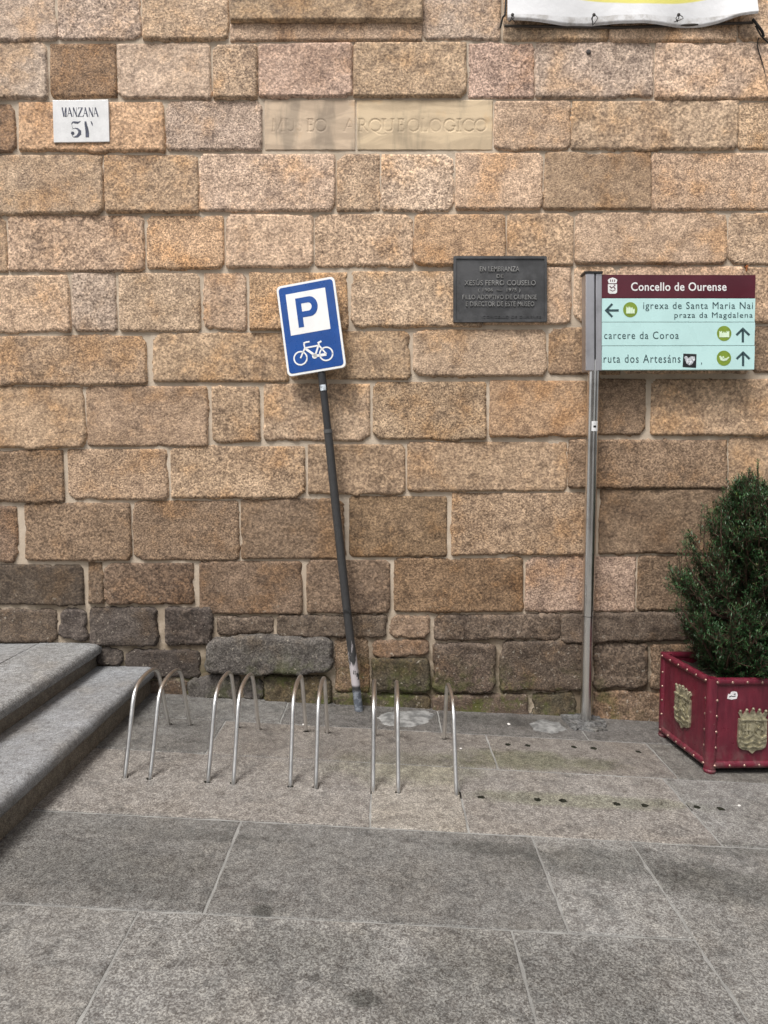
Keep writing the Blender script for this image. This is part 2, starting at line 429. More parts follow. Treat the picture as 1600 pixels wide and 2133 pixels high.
ROWS = {
 0: [(-60,-60,118,85,'g'),(122,-60,294,84,'g'),(298,-60,476,84,'n'),(880,-60,1042,84,'g'),(1050,-60,1265,86,'n'),(1271,-60,1534,88,'n'),(1541,-60,1680,86,'n')],
 1: [(-60,90,98,208,'g'),(107,92,243,204,'D'),(246,92,438,206,'l'),(445,95,535,206,'n'),(540,92,733,203,'p'),(737,90,970,203,'b'),(976,92,1112,205,'p'),(1116,90,1360,206,'g'),(1365,92,1680,208,'l')],
 2: [(-60,218,33,318,'e'),(42,214,342,316,'o'),(348,212,545,314,'g'),(1030,212,1187,312,'n'),(1192,212,1534,312,'n'),(1538,214,1680,312,'b')],
 3: [(-60,324,215,446,'n'),(220,324,413,443,'b'),(417,322,697,440,'l'),(703,322,791,440,'n'),(796,322,946,440,'l'),(950,320,1129,437,'n'),(1135,318,1354,437,'d'),(1358,320,1680,438,'n')],
 4: [(-60,450,15,567,'d'),(20,450,300,565,'n'),(307,450,466,560,'o'),(473,448,652,557,'n'),(657,447,859,557,'n'),(864,448,1051,553,'o'),(1057,446,1193,553,'b'),(1199,444,1513,550,'n'),(1517,444,1680,550,'n')],
 5: [(-60,574,146,692,'n'),(152,570,243,690,'g'),(250,570,417,690,'n'),(427,570,513,686,'n'),(521,568,723,687,'o'),(733,566,1003,680,'n'),(1009,558,1188,675,'n'),(1196,556,1280,672,'n'),(1286,556,1545,672,'n'),(1551,556,1680,672,'b')],
 6: [(-60,700,305,800,'b'),(321,694,600,795,'b'),(606,690,853,790,'b'),(862,687,1135,783,'n'),(1143,682,1292,780,'d'),(1298,680,1562,777,'n'),(1568,680,1680,775,'c')],
 7: [(-60,806,177,931,'b'),(182,805,432,929,'b'),(443,806,541,919,'b'),(551,800,770,918,'n'),(778,796,1012,914,'b'),(1021,793,1225,909,'o'),(1231,790,1344,905,'c'),(1356,790,1680,906,'b')],
 8: [(-60,938,133,1045,'c'),(143,936,350,1040,'b'),(357,930,635,1036,'b'),(643,926,843,1028,'b'),(850,921,1180,1022,'b'),(1185,917,1512,1016,'c'),(1519,912,1680,1014,'b')],
 9: [(-60,1055,38,1168,'e'),(54,1048,273,1166,'c'),(279,1043,497,1166,'c'),(503,1038,717,1163,'c'),(728,1034,930,1159,'t'),(942,1027,1234,1155,'b'),(1249,1020,1680,1152,'c')],
 10: [(-60,1176,175,1258,'k'),(185,1171,215,1256,'e'),(219,1173,404,1258,'e'),(417,1169,629,1277,'e'),(640,1166,812,1275,'e'),(822,1163,1088,1273,'t'),(1095,1159,1323,1272,'p'),(1328,1158,1680,1270,'c')],
}
for r, L in ROWS.items():
    for s in L: stone(*s, lum={6: .96, 7: .94, 8: .90, 9: .82, 10: .74}.get(r, 1.04))
# dressed stone with a projecting upper band (foot of the window bay above)
stone(482, -60, 878, 49, 'b', proud=.042, rad=.004, rough=.35, tilt=0)
stone(481, 50, 878, 87, 'n', proud=.014, rad=.006, rough=.5, tilt=0)
# rougher, dirtier blocks at the foot of the wall
LOW = [(-60,1268,118,1336,'k',.010),(125,1266,181,1331,'K',.012),(190,1263,328,1342,'K',.014),(343,1264,443,1342,'K',.012),(451,1283,568,1318,'k',.010),
       (579,1281,722,1326,'k',.010),(728,1279,806,1328,'k',.012),(812,1281,893,1327,'e',.008),(903,1281,1165,1331,'k',.012),(1170,1276,1432,1336,'k',.016),(1440,1276,1680,1336,'k',.012),
       (205,1347,256,1384,'K',.010),(265,1352,421,1412,'K',.012),(700,1330,770,1440,'c',.006),(778,1332,892,1366,'e',.008),(776,1372,893,1438,'m',.022),
       (903,1340,1030,1440,'k',.018),(1046,1333,1230,1438,'k',.016),(1236,1340,1345,1430,'k',.014),(1352,1342,1480,1432,'e',.010),(1488,1342,1680,1432,'e',.010),
       (396,1407,500,1456,'G',.018),(505,1410,548,1456,'G',.012),(552,1408,692,1466,'m',.022),(700,1443,895,1492,'m',.018),(902,1446,1100,1500,'k',.020),(1107,1442,1200,1500,'m',.010),
       (1236,1438,1460,1510,'e',.014),(1466,1438,1680,1510,'e',.010),(150,1350,200,1440,'K',.006),(-60,1342,145,1440,'K',.006),(215,1390,258,1440,'K',.006),(265,1418,390,1470,'k',.004),(-60,1446,210,1530,'K',.004),(215,1476,390,1530,'K',.002)]
for s in LOW: stone(*s[:5], proud=s[5], rad=.03, rough=1.9, step=.011, lum=.86 if s[1] < 1300 else .74)
stone(432, 1326, 692, 1401, 'G', proud=.036, rad=.075, rough=2.0, step=.010, tilt=.02, lum=.85)
# the courses go on beyond the frame
EDGE = [(-60,85),(90,207),(213,315),(323,442),(450,560),(572,690),(697,795),(805,925),(935,1040),(1050,1165),(1172,1262),(1268,1340),(1346,1440)]
for y0, y1 in EDGE:
    x = -66
    while x > -560:
        wd = rnd.uniform(130, 300); stone(x-wd, y0+3, x, y1, rnd.choice('nnbg') if y1 < 1000 else rnd.choice('ek'), step=.03); x -= wd + 7
    x = 1686
    while x < 2150:
        wd = rnd.uniform(130, 300); stone(x, y0-8, x+wd, y1-10, rnd.choice('nnbo') if y1 < 1000 else rnd.choice('ek'), step=.03); x += wd + 7
y = -66
for k in range(5):
    x = -560
    while x < 2100:
        wd = rnd.uniform(140, 320); stone(x, y-115, x+wd, y, rnd.choice('nnlgb'), step=.035); x += wd + 7
    y -= 122
# mortar bed
X, Z = np.meshgrid(np.linspace(-4.5, 4.8, 420), np.linspace(-.4, 6.6, 320))
dep = .0020 + .0032*fbm(X*6, Z*6, 77, 3) + .0015*vn(X*40, Z*40, 5)
npmesh('mortar', np.stack([X.ravel(), (YW-dep).ravel(), Z.ravel()], 1), gridq(420, 320)[:, ::-1], M_MORTAR, WALL)
mb = MB(); mb.box(-4.5, 4.8, YW+.03, YW+.7, -.4, 6.6); mb.build('wall_core', M_MORTAR, WALL)

# dark stain spot on an upper block, added as a low dome
mb = MB(); mb.dome(Vector(onY(1226, 108, YW-.014)), (0, -1, 0), .016, .007, 9)
mb.build('stain_spot', simple('dark_stain', (.07, .06, .055), .9, 0, .4, 60), WALL, True)
# smooth inscribed slabs: MUSEO ARQUEOLOGICO cut into the stone
def arcp(cx, cy, rx, ry, a0, a1, n=14): return [(cx+rx*math.cos(R(a0+(a1-a0)*k/n)), cy+ry*math.sin(R(a0+(a1-a0)*k/n))) for k in range(n+1)]
ROM = {  # capital letters as strokes on a 0..1 high cell: (width, strokes); stroke = (weight, points)
 'M': (.98, [(.6, [(.12,0),(.16,1)]),(1, [(.16,1),(.49,.08)]),(.6, [(.49,.08),(.82,1)]),(1, [(.82,1),(.88,0)]),(.5,[(.02,0),(.22,0)]),(.5,[(.78,0),(.98,0)])]),
 'U': (.78, [(1, [(.12,1),(.12,.3)]+arcp(.39,.3,.27,.29,180,360)+[(.66,1)]),(.5,[(.02,1),(.24,1)]),(.5,[(.56,1),(.76,1)])]),
 'S': (.56, [(1, arcp(.28,.74,.2,.25,30,240,10)+arcp(.27,.25,.22,.25,75,-150,10))]),
 'E': (.56, [(1, [(.12,0),(.12,1)]),(.5, [(.02,1),(.5,1),(.5,.86)]),(.5,[(.12,.52),(.42,.52)]),(.5,[(.02,0),(.52,0),(.54,.16)])]),
 'O': (.98, [(1, arcp(.49,.5,.43,.5,0,360,28))]),
 'A': (.86, [(.6, [(.08,0),(.43,1)]),(1, [(.43,1),(.78,0)]),(.5,[(.2,.36),(.66,.36)]),(.5,[(0,0),(.18,0)]),(.5,[(.68,0),(.88,0)])]),
 'R': (.72, [(1, [(.12,0),(.12,1)]),(.8, [(.02,1)]+arcp(.32,.75,.2,.25,90,-90,10)+[(.12,.5)]),(1, [(.3,.5),(.7,0)]),(.5,[(.02,0),(.24,0)])]),
 'Q': (.98, [(1, arcp(.49,.5,.43,.5,0,360,28)),(1, [(.42,.0),(.7,-.2),(1.0,-.28),(1.25,-.2)])]),
 'L': (.58, [(1, [(.12,0),(.12,1)]),(.5, [(.02,0),(.52,0),(.55,.18)]),(.5,[(.02,1),(.24,1)])]),
 'G': (.92, [(1, arcp(.48,.5,.42,.5,40,330,22)),(1, [(.84,.42),(.84,.1)]),(.5,[(.66,.42),(.92,.42)])]),
 'I': (.26, [(1, [(.13,0),(.13,1)]),(.5,[(.02,0),(.24,0)]),(.5,[(.02,1),(.24,1)])]),
 'C': (.86, [(1, arcp(.48,.5,.42,.5,45,315,22))]),
}
def slab(x0, y0, x1, y1, words, col, seed):
    a = onY(x0, (y0+y1)/2, YW); b = onY(x1, (y0+y1)/2, YW); Z1 = onY(x0, y0, YW).z; Z0 = onY(x0, y1, YW).z
    nx = int((b.x-a.x)/.0034); nz = int((Z1-Z0)/.0034)
    X, Z = np.meshgrid(np.linspace(a.x, b.x, nx), np.linspace(Z0, Z1, nz))
    ed = np.minimum(np.minimum(X-a.x, b.x-X), np.minimum(Z-Z0, Z1-Z)) + .003*fbm(X*25, Z*25, seed, 3)
    dep = .0075 + .0012*fbm(X*6, Z*6, seed, 3) - .012*np.clip(1-ed/.006, 0, 1)
    cut = np.zeros_like(X)
    for ch, px0, px1, deep in words:                 # each letter: place in photo pixels, how worn it is
        wl, strokes = ROM[ch]
        lx0 = onY(px0, 258, YW).x; lx1 = onY(px1, 258, YW).x; zb = onY(800, 274.5, YW).z; zt = onY(800, 249.5, YW).z
        for wt, pts in strokes:
            q = [(lx0+(p[0]/wl)*(lx1-lx0), zb + p[1]*(zt-zb)) for p in pts]
            for (ax, az), (bx, bz) in zip(q[:-1], q[1:]):
                L2 = (bx-ax)**2+(bz-az)**2+1e-12
                tt = np.clip(((X-ax)*(bx-ax)+(Z-az)*(bz-az))/L2, 0, 1)
                dd = np.hypot(X-ax-tt*(bx-ax), Z-az-tt*(bz-az))
                cut = np.maximum(cut, deep*np.clip(1.15-dd/(.0060*(.45+.55*wt)), 0, 1))
    wear = np.clip(.95+.9*fbm(X*9, Z*9, seed+4, 2), .15, 1)
    dep = dep - .0036*cut*wear
    V = np.stack([X.ravel(), (YW-dep).ravel(), Z.ravel()], 1)
    return npmesh('inscribed_slab', V, gridq(nx, nz)[:, ::-1], M_SMOOTH, WALL, True, color=tuple(v*.9 for v in lin(col)))
def mk_smooth():
    m, n = newmat('sandstone_smooth'); t = NT(n); oi = t.node('ShaderNodeObjectInfo')
    st = t.node('ShaderNodeMapping'); st.inputs['Rotation'].default_value = (0, R(38), 0); st.inputs['Scale'].default_value = (1.2, 1, 4.5)
    n.links.new(t.P(), st.inputs[0])
    f = t.noise(2.6, 5, .6, st.outputs[0], .7)
    c = t.mix(t.mr(f, .40, .60), oi.outputs['Color'], t.mix(1, oi.outputs['Color'], (1.30, 1.31, 1.30), 'MULTIPLY'))
    st2 = t.node('ShaderNodeMapping'); st2.inputs['Scale'].default_value = (5, 1, 1.1); n.links.new(t.P(), st2.inputs[0])
    c = t.mix(t.math('MULTIPLY', t.mr(t.noise(1.6, 4, .6, st2.outputs[0], .3), .48, .66), .75), c, t.mix(1, c, (.58, .60, .63), 'MULTIPLY'))
    c = t.mix(t.math('MULTIPLY', t.mr(t.noise(3.4, 4, .6), .58, .74), .6), c, t.mix(1, c, (1.1, .86, .56), 'MULTIPLY'))
    t.out(c, .8, 0, t.bump(t.noise(160, 3), .25, .002), .3); return m
M_SMOOTH = mk_smooth()
slab(551, 208, 741.5, 315, [('M',566,592,.75),('U',594,616,.5),('S',619,630,.35),('E',640,654,.9),('O',655,682,.8),('A',716,741,.8)], (198, 176, 152), 3)
slab(743, 208, 1027, 315, [('R',747,766,1),('Q',768,796,1),('U',796,822,1),('E',829,842,1),('O',848,875,.9),('L',877,891,.55),('O',894,921,.7),('G',924,949,1),('I',951,961,1),('C',963,988,1),('O',988,1015,1)], (204, 182, 152), 4)

# ---------------------------------------------------------------- ground and paving
def G(x, y, h=0.0): return Vector((x, y, gz(x) + h))
M_GROUND = simple('far_paving', (.16, .155, .15), .8, 0, .25, 1.5, .4, 60)
ground = mesh('ground', [G(-40, -60, -.03), G(40, -60, -.03), G(40, YW+.05, -.03), G(-40, YW+.05, -.03)], [[0, 1, 2, 3]], M_GROUND)
ground['kind'] = 'structure'
pave = bpy.data.objects.new('pavement', None); COL.objects.link(pave); BASE['pavement'] = Vector((0, 0, 0)); pave['kind'] = 'structure'
pave['label'] = 'granite slab pavement sloping down to the right in front of the wall'
n_ = 260
V = [G(-3.2 + 7.2*i/(n_-1), -1.6 + (YW+.01+1.6)*j/(n_-1), .0005) for j in range(n_) for i in range(n_)]
JV = np.array([tuple(v) for v in V])

HOOPX = [-1.266, -1.146, -.863, -.736, -.460, -.3335, -.053, .0705, .355]
HF, HB = 3.236, 3.925
HOLES = [(x, HF, .0155) for x in HOOPX] + [(x, HB, .0145) for x in HOOPX]  # dark cups round the hoop feet stand in for the small shadows there
for px, py in [(1003,1662),(1120,1667),(1173,1669),(1285,1676),(1343,1679),(1452,1683),(1502,1687),(1058,1552),(1100,1554),(1195,1557),(1237,1560),(1330,1567)]:
    HOLES.append((*gp(px, py), .0185))
JQ = gridq(n_, n_); jc = JV[JQ].mean(1); ok = np.ones(len(JQ), bool)
for hx, hy, hr in HOLES: ok &= np.hypot(jc[:, 0]-hx, jc[:, 1]-hy) > hr + .022
npmesh('joint_mortar', JV, JQ[ok], M_JOINT, pave)
M_HOLE = simple('hole_dirt_shade', (.028, .028, .017), .95)  # dark dirt colour that also paints the shade inside the holes
def YJ(py): return onground(800, py).y
def XJ(px, py): return onground(px, py).x
J1, J2, J3, J4 = YJ(1520), YJ(1591), YJ(1727), YJ(1925)
J5 = J4-.60; J6 = J5-.62; J7 = J6-.6; J8 = J7-.62
XD = XJ(1384, 1862)
SL = []   # x0, x1, y0, y1, colour
def row(y0, y1, xs, cols):
    for a, b, c in zip(xs[:-1], xs[1:], cols): SL.append((a, b, y0, y1, c))
CG = dict(a=(145,144,143), b=(150,146,143), c=(150,139,131), d=(128,127,126), e=(141,140,139), f=(114,112,111), h=(124,122,119), i=(138,133,129), k=(155,150,144))
row(J1, YW+.005, [-3, -2.1, XJ(590,1490), .35, XJ(1225,1540), 2.05, 3.4], 'ddfffff')
row(J2, J1, [-3, -2, XJ(447,1540), XJ(1025,1567), XJ(1380,1586), 2.4, 3.4], 'ddiihhh')
row(J3, J2, [-3, -1.9, XJ(772,1690), XJ(968,1695), XJ(1450,1700), 2.6, 3.4], 'bbkbeee')
row(J4, J3, [-3, -2, XJ(464,1808), XJ(1150,1850), XD], 'dddaaa')
row(J5, J4, [-3, -1.6, XJ(227,2016), XJ(1094,2044), XD], 'deedd')
SL.append((XD, 2.5, J5, J3, 'e')); SL.append((2.5, 3.4, J5, J3, 'e'))
row(J6, J5, [-3, -1.2, .1, 1.1, 2.3, 3.4], 'deade')
row(J7, J6, [-3, -1.7, -.4, .7, 1.9, 3.4], 'eadee')
row(J8, J7, [-3, -1.1, .2, 1.4, 2.5, 3.4], 'adead')
def slabmesh(x0, x1, y0, y1, col, k):
    rg = random.Random(1000+k); g = .0032
    x0 += g; x1 -= g; y0 += g; y1 -= g
    holes = [h for h in HOLES if x0+.02 < h[0] < x1-.02 and y0+.02 < h[1] < y1-.02]
    dz = rg.uniform(-.001, .0015)
    def edge(p, q):
        L = math.dist(p, q); n = max(2, int(L/.045)); out = []
        for i in range(n):
            t = i/n; nx_, ny_ = -(q[1]-p[1])/L, (q[0]-p[0])/L
            w_ = rg.uniform(-.0022, .0022) + (.006 if rg.random() < .04 else 0)
            out.append((p[0]+(q[0]-p[0])*t + nx_*w_, p[1]+(q[1]-p[1])*t + ny_*w_))
        return out
    C = [(x0, y0), (x1, y0), (x1, y1), (x0, y1)]
    ring = sum([edge(C[i], C[(i+1) % 4]) for i in range(4)], [])
    cx, cy = (x0+x1)/2, (y0+y1)/2
    bm = bmesh.new()
    def inset(p, d): return (p[0] + (d if p[0] < cx else -d)*(1 if min(p[0]-x0, x1-p[0]) < .015 else 0), p[1] + (d if p[1] < cy else -d)*(1 if min(p[1]-y0, y1-p[1]) < .015 else 0))
    top = [bm.verts.new(G(*inset(p, .006), .004+dz)) for p in ring]
    mid = [bm.verts.new(G(*inset(p, .0015), .002+dz)) for p in ring]
    bot = [bm.verts.new(G(*p, -.018)) for p in ring]
    n = len(ring); es = []
    for i in range(n):
        j = (i+1) % n; es.append(bm.edges.new((top[i], top[j])))
        bm.faces.new((mid[i], mid[j], top[j], top[i])); bm.faces.new((bot[i], bot[j], mid[j], mid[i]))
    walls = []
    for hx, hy, hr in holes:
        m = 12; a = [bm.verts.new(G(hx+hr*rg.uniform(.7, 1.3)*math.cos(2*math.pi*q/m), hy+hr*rg.uniform(.75, 1.25)*math.sin(2*math.pi*q/m), .004+dz)) for q in range(m)]
        b = [bm.verts.new(Vector(v.co) + Vector((0, 0, -.020))) for v in a]
        for q in range(m):
            es.append(bm.edges.new((a[q], a[(q+1) % m])))
            bm.faces.new((a[q], a[(q+1) % m], b[(q+1) % m], b[q])).material_index = 1
        bm.faces.new(b).material_index = 1
    bmesh.ops.triangle_fill(bm, use_beauty=True, use_dissolve=False, edges=es)
    bmesh.ops.recalc_face_normals(bm, faces=bm.faces)
    for f in bm.faces:
        if abs(f.normal.z) > .9 and f.normal.z < 0 and f.calc_center_median().z > gz(f.calc_center_median().x)-.01: f.normal_flip()
    me = bpy.data.meshes.new('paving_slab'); bm.to_mesh(me); bm.free()
    c = CG[col]; j = rg.uniform(-.03, .03)
    so_ = _link('paving_slab', me, M_PAVE, pave, False, tuple(v*.60*k_ for v, k_ in zip(lin([q*(1+j) for q in c]), (1.02, 1.0, .97))))
    me.materials.append(M_HOLE); return so_
for k, s in enumerate(SL): slabmesh(*s, k)

# worn whitish cement where fittings were patched along the wall
def blob(name, pts, mat, parent, h, seed):
    rg = random.Random(seed); P = []
    n = len(pts)
    for i in range(n):
        a, b = pts[i], pts[(i+1) % n]
        for k in range(6):
            t = k/6; P.append((a[0]+(b[0]-a[0])*t + rg.uniform(-.010, .010), a[1]+(b[1]-a[1])*t + rg.uniform(-.007, .007)))
    cx = sum(p[0] for p in P)/len(P); cy = sum(p[1] for p in P)/len(P)
    N = len(P); V = [G(*p, .0045) for p in P] + [G(cx+(p[0]-cx)*.8, cy+(p[1]-cy)*.8, .0045+h) for p in P] + [G(cx, cy, .005+h)]
    Fs = [[i, (i+1) % N, N+(i+1) % N, N+i] for i in range(N)] + [[N+i, N+(i+1) % N, 2*N] for i in range(N)]
    return mesh(name, V, Fs, mat, parent, True)
M_CEM = simple('white_cement', (.19, .188, .182), .9, 0, .45, 13, 1.0, 50)
blob('cement_patch', [gp(785,1497), gp(800,1486), gp(850,1482), gp(885,1481), (gp(905,1490)[0], gp(905,1490)[1]), gp(890,1508), gp(850,1517), gp(800,1512)], M_CEM, pave, .008, 1)
blob('cement_patch', [gp(1100,1510), gp(1125,1500), gp(1165,1506), gp(1180,1522), gp(1150,1530), gp(1115,1524)], M_CEM, pave, .006, 2)
LIT = [(633, 1511, 'left of the leaning sign pole base'), (868, 1470, 'at the wall foot behind the cement patch'), (1060, 1510, 'between the two cement patches'), (960, 1561, 'beside the foot of the rightmost hoop'), (1540, 1680, 'in front of the planter box'), (265, 1487, 'beside the lowest step riser')]
M_SCRAP = simple('paper_scrap', (.6, .58, .55), .8)
for k, (px, py, wh) in enumerate(LIT):
    x, y = gp(px, py); rg = random.Random(k); mb = MB(); r = rg.uniform(.006, .010)
    mb.lathe(G(x, y, .003), (rg.uniform(-.3, .3), rg.uniform(-.3, .3), 1), [(r, 0), (r*1.2, .003), (r*.5, .006)], 6)
    o = mb.build('litter_scrap', M_SCRAP, None, True)
    o['label'] = 'tiny pale scrap of litter on the pavement ' + wh; o['category'] = 'litter'; o['group'] = 'tiny litter scraps on the pavement'

# ---------------------------------------------------------------- houses across the street (behind the camera; they shade it and mirror in the steel)
def house(label, x0, x1, y, hgt, col, seed):
    hs = thing('townhouse', label, 'building', ((x0+x1)/2, y, gz((x0+x1)/2)))
    m = simple('render_wall_%d' % seed, col, .9, 0, .15, 2, .3, 30); dk = simple('window_glass_%d' % seed, (.03, .035, .04), .15)
    z0 = gz(x1)-.4
    mb = MB(); mb.box(x0, x1, y-6, y, z0, hgt); mb.build('wall', m, hs)
    mb = MB(); mb.box(x0-.2, x1+.2, y-6, y+.45, hgt, hgt+.25); mb.build('cornice', m, hs)
    n = max(1, int((x1-x0)/3))
    for i in range(n):
        for zf_ in (1.0, 4.2, 7.3):
            cx = x0 + (x1-x0)*(i+.5)/n
            if zf_+1.9 < hgt:
                mb = MB(); mb.box(cx-.55, cx+.55, y-.01, y+.03, zf_, zf_+1.8); mb.build('window', dk, hs)
house('tall pale townhouse across the street behind the viewer, on the left', -20, 2.2, -11, 6.3, (.36, .31, .25), 1)
house('tall pale townhouse across the street behind the viewer, on the right', 8.5, 26, -9.5, 5.8, (.33, .30, .26), 2)

# ---------------------------------------------------------------- steps on the left
xl = onY(324, 1392, YW).x; zl = onY(290, 1386, YW).z; xu = onY(214, 1342, YW).x; zu = onY(180, 1338, YW).z
xj = onY(84, 1336, YW).x
STEPS = thing('stone_steps', 'worn grey granite steps with rounded nosings rising to the left by the wall', 'steps', (xl, YW-1, gz(xl)))
Y0S = .9
def extr(name, prof, y0, y1, seed, mat, color, amp=.0022, dy=.03):
    """profile (x,z) swept along the depth with slightly uneven edges"""
    ny = int((y1-y0)/dy)+2; n = len(prof); ys = np.linspace(y0, y1, ny)
    V = np.zeros((ny, n, 3))
    for i, (x, z) in enumerate(prof):
        V[:, i, 0] = x + amp*fbm(ys*6, ys*0+i*.35+seed, seed, 3); V[:, i, 1] = ys; V[:, i, 2] = z + amp*.8*fbm(ys*5, ys*0+i*.3+seed+50, seed+1, 3)
    Q = [[j*n+i, j*n+(i+1) % n, (j+1)*n+(i+1) % n, (j+1)*n+i] for j in range(ny-1) for i in range(n)]
    o = mesh(name, V.reshape(-1, 3).tolist(), Q + [list(range(n))[::-1], [(ny-1)*n+i for i in range(n)]], mat, STEPS, False, color)
    bm = bmesh.new(); bm.from_mesh(o.data); bmesh.ops.recalc_face_normals(bm, faces=bm.faces); bm.to_mesh(o.data); bm.free()
    o.data.polygons.foreach_set('use_smooth', np.ones(len(o.data.polygons), bool))
    try: o.data.set_sharp_from_angle(angle=R(42))
    except Exception: pass
    return o
def nosing(x0, x1, z1, th, r):
    P = [(x0, z1)] + [(x0+(x1-r-x0)*k/8, z1-.003*(k/8)) for k in range(1, 8)]
    P += [(x1-r+r*math.sin(R(a)), z1-.003-r+r*math.cos(R(a))) for a in range(0, 136, 15)]
    return P + [(x1-r*.55, z1-th), (x0, z1-th)]
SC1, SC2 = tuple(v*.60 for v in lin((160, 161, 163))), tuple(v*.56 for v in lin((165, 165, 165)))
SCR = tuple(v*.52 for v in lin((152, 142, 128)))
extr('tread', nosing(xu-.10, xl, zl, .078, .042), Y0S, YW-.006, 3, M_STEP, SC1)
extr('tread', nosing(xj+.006, xu, zu, .072, .040), Y0S, YW-.006, 8, M_STEP, SC2)
extr('landing_slab', [(xj-2.2, zu-.002), (xj-.006, zu-.002), (xj, zu-.012), (xj-.004, zu-.09), (xj-2.2, zu-.09)], Y0S, YW-.006, 12, M_STEP, SC2)
extr('riser', [(xu-.3, zl-.079), (xl-.034, zl-.079), (xl-.030, gz(xl)+.0), (xl-.032, gz(xl)-.03), (xu-.3, gz(xl)-.03)], Y0S, YW-.006, 15, M_STEP, SCR, .003)
extr('riser', [(xj-.3, zu-.073), (xu-.036, zu-.073), (xu-.034, zl+.001), (xu-.034, zl-.02), (xj-.3, zl-.02)], Y0S, YW-.006, 19, M_STEP, SCR, .003)
mb = MB(); mb.box(-4.4, xj-.25, Y0S+.01, YW-.02, gz(-4)-.5, zu-.095); mb.build('landing_base', M_STEP, STEPS, color=SCR)

# ---------------------------------------------------------------- metals and paints
def mk_steel(name, col=(.76, .75, .73), rough=.22, streak=220):
    m, n = newmat(name); t = NT(n)
    st = t.node('ShaderNodeMapping'); st.inputs['Scale'].default_value = (1, 1, .015); n.links.new(t.P(), st.inputs[0])
    f = t.noise(streak, 2, .5, st.outputs[0]); g = t.noise(6, 4, .6)
    c = t.mix(t.mr(g, .4, .75), col, tuple(v*.72 for v in col))
    t.out(c, t.mr(f, .3, .7, rough-.04, rough+.05), 1.0, None); return m
M_STEEL = mk_steel('stainless_steel')
M_STEELH = mk_steel('hoop_steel', (.78, .765, .74), .32, 160)
M_SHEET = mk_steel('brushed_sheet', (.56, .55, .57), .42, 120)

# ---------------------------------------------------------------- bicycle hoops
prof = [(0, -.05), (0, 0), (.055, .087), (.11, .175), (.16, .26), (.205, .333), (.235, .365), (.275, .388), (.33, .404), (.41, .413), (.5, .416)]
prof = prof + [(1-a, b) for a, b in prof[-2::-1]]
ORD = ['nearest the stone steps', 'second from the stone steps', 'third from the stone steps', 'fourth from the stone steps', 'fifth from the stone steps',
       'sixth from the steps, nearest the leaning sign pole', 'seventh from the steps, just right of the leaning pole', 'eighth from the steps, left of the pale cement patch', 'last and rightmost, standing alone beside the empty holes']
from mathutils import geometry as _g
def smoothpath(P, sub=3):
    out = []
    for i in range(len(P)-1):
        p0 = P[max(i-1, 0)]; p1 = P[i]; p2 = P[i+1]; p3 = P[min(i+2, len(P)-1)]
        for k in range(sub):
            t = k/sub; out.append(.5*((2*p1) + (p2-p0)*t + (2*p0-5*p1+4*p2-p3)*t*t + (3*p1-p0-3*p2+p3)*t**3))
    return out + [P[-1]]
for i, x in enumerate(HOOPX):
    rg = random.Random(i+4); lean = rg.uniform(-.006, .006); jy = rg.uniform(-.008, .008)
    P = [Vector((x + lean*b/.4, HF+jy + a*(HB-HF), gz(x)+b)) for a, b in prof]
    mb = MB(); mb.tube(smoothpath(P), .0108, 12)
    o = mb.build('bike_hoop', M_STEELH, None, True)
    o['label'] = 'bent steel bike rack hoop, ' + ORD[i]; o['category'] = 'bike rack'; o['group'] = 'steel bike rack hoops'

# ---------------------------------------------------------------- leaning bicycle parking sign
M_WHITE = simple('sign_white', (.80, .80, .79), .35, 0, .03, 9)
M_BLUE = simple('sign_blue', (.003, .060, .27), .30, 0, .10, 5)
M_POLE = None
def mk_pole():
    m, n = newmat('black_pole_paint'); t = NT(n); pz = t.sep(t.P())
    c = t.mix(t.noise(30, 3), (.030, .030, .031), (.056, .055, .055))
    st = t.node('ShaderNodeMapping'); st.inputs['Scale'].default_value = (1, 1, .22); n.links.new(t.P(), st.inputs[0])
    ch = t.noise(34, 4, .7, st.outputs[0], .4)
    lo = t.math('MULTIPLY', t.mr(pz[2], .16, .20), t.mr(pz[2], .62, .26))       # paint chipped low down
    f = t.mr(t.math('ADD', ch, t.math('MULTIPLY', lo, .20)), .655, .68)
    band = t.math('MULTIPLY', t.mr(pz[2], .17, .19), t.mr(pz[2], .33, .30))
    f2 = t.math('MULTIPLY', band, t.mr(t.noise(22, 4, .7), .40, .47))
    c = t.mix(t.math('MAXIMUM', t.math('MULTIPLY', f, lo), f2, clamp=True), c, (.50, .46, .47))
    ft = t.mr(pz[2], .16, .13)
    c = t.mix(ft, c, t.mix(t.mr(t.noise(40, 3), .45, .6), (.10, .115, .14), (.23, .25, .28)))
    t.out(c, .5, 0, t.bump(t.noise(60, 3), .25, .003)); return m
M_POLE = mk_pole()
pb = onground(748, 1481); q = (-.4575, 4.335, 2.462); pw, ph = .376, .574
Ms = Matrix.Rotation(-.135, 3, 'Z') @ Matrix.Rotation(-.0763, 3, 'X') @ Matrix.Rotation(-.1454, 3, 'Y')
PS = thing('parking_sign', 'blue bicycle parking sign with white P on a crooked black pole leaning left', 'sign', pb)
def sfr(a, b, d): return Vector(q) + Ms @ Vector(((a-.5)*pw, -d, (.5-b)*ph))      # a,b in 0..1 from the top-left corner
asp = pw/ph
def srr(a0, b0, a1, b1, r):       # rounded rectangle, r as fraction of the width
    return [(x, y) for x, y in [(p[0], p[1]*asp) for p in rrect(a0, b0/asp, a1, b1/asp, r)]]
mb = MB(); mb.prism(srr(0, 0, 1, 1, .075), -.022, 0, sfr); pan = mb.build('sign_panel', M_WHITE, PS)
mb = MB(); mb.prism(srr(.035, .024, .965, .976, .055), -.001, .0012, sfr); mb.build('blue_field', M_BLUE, pan)
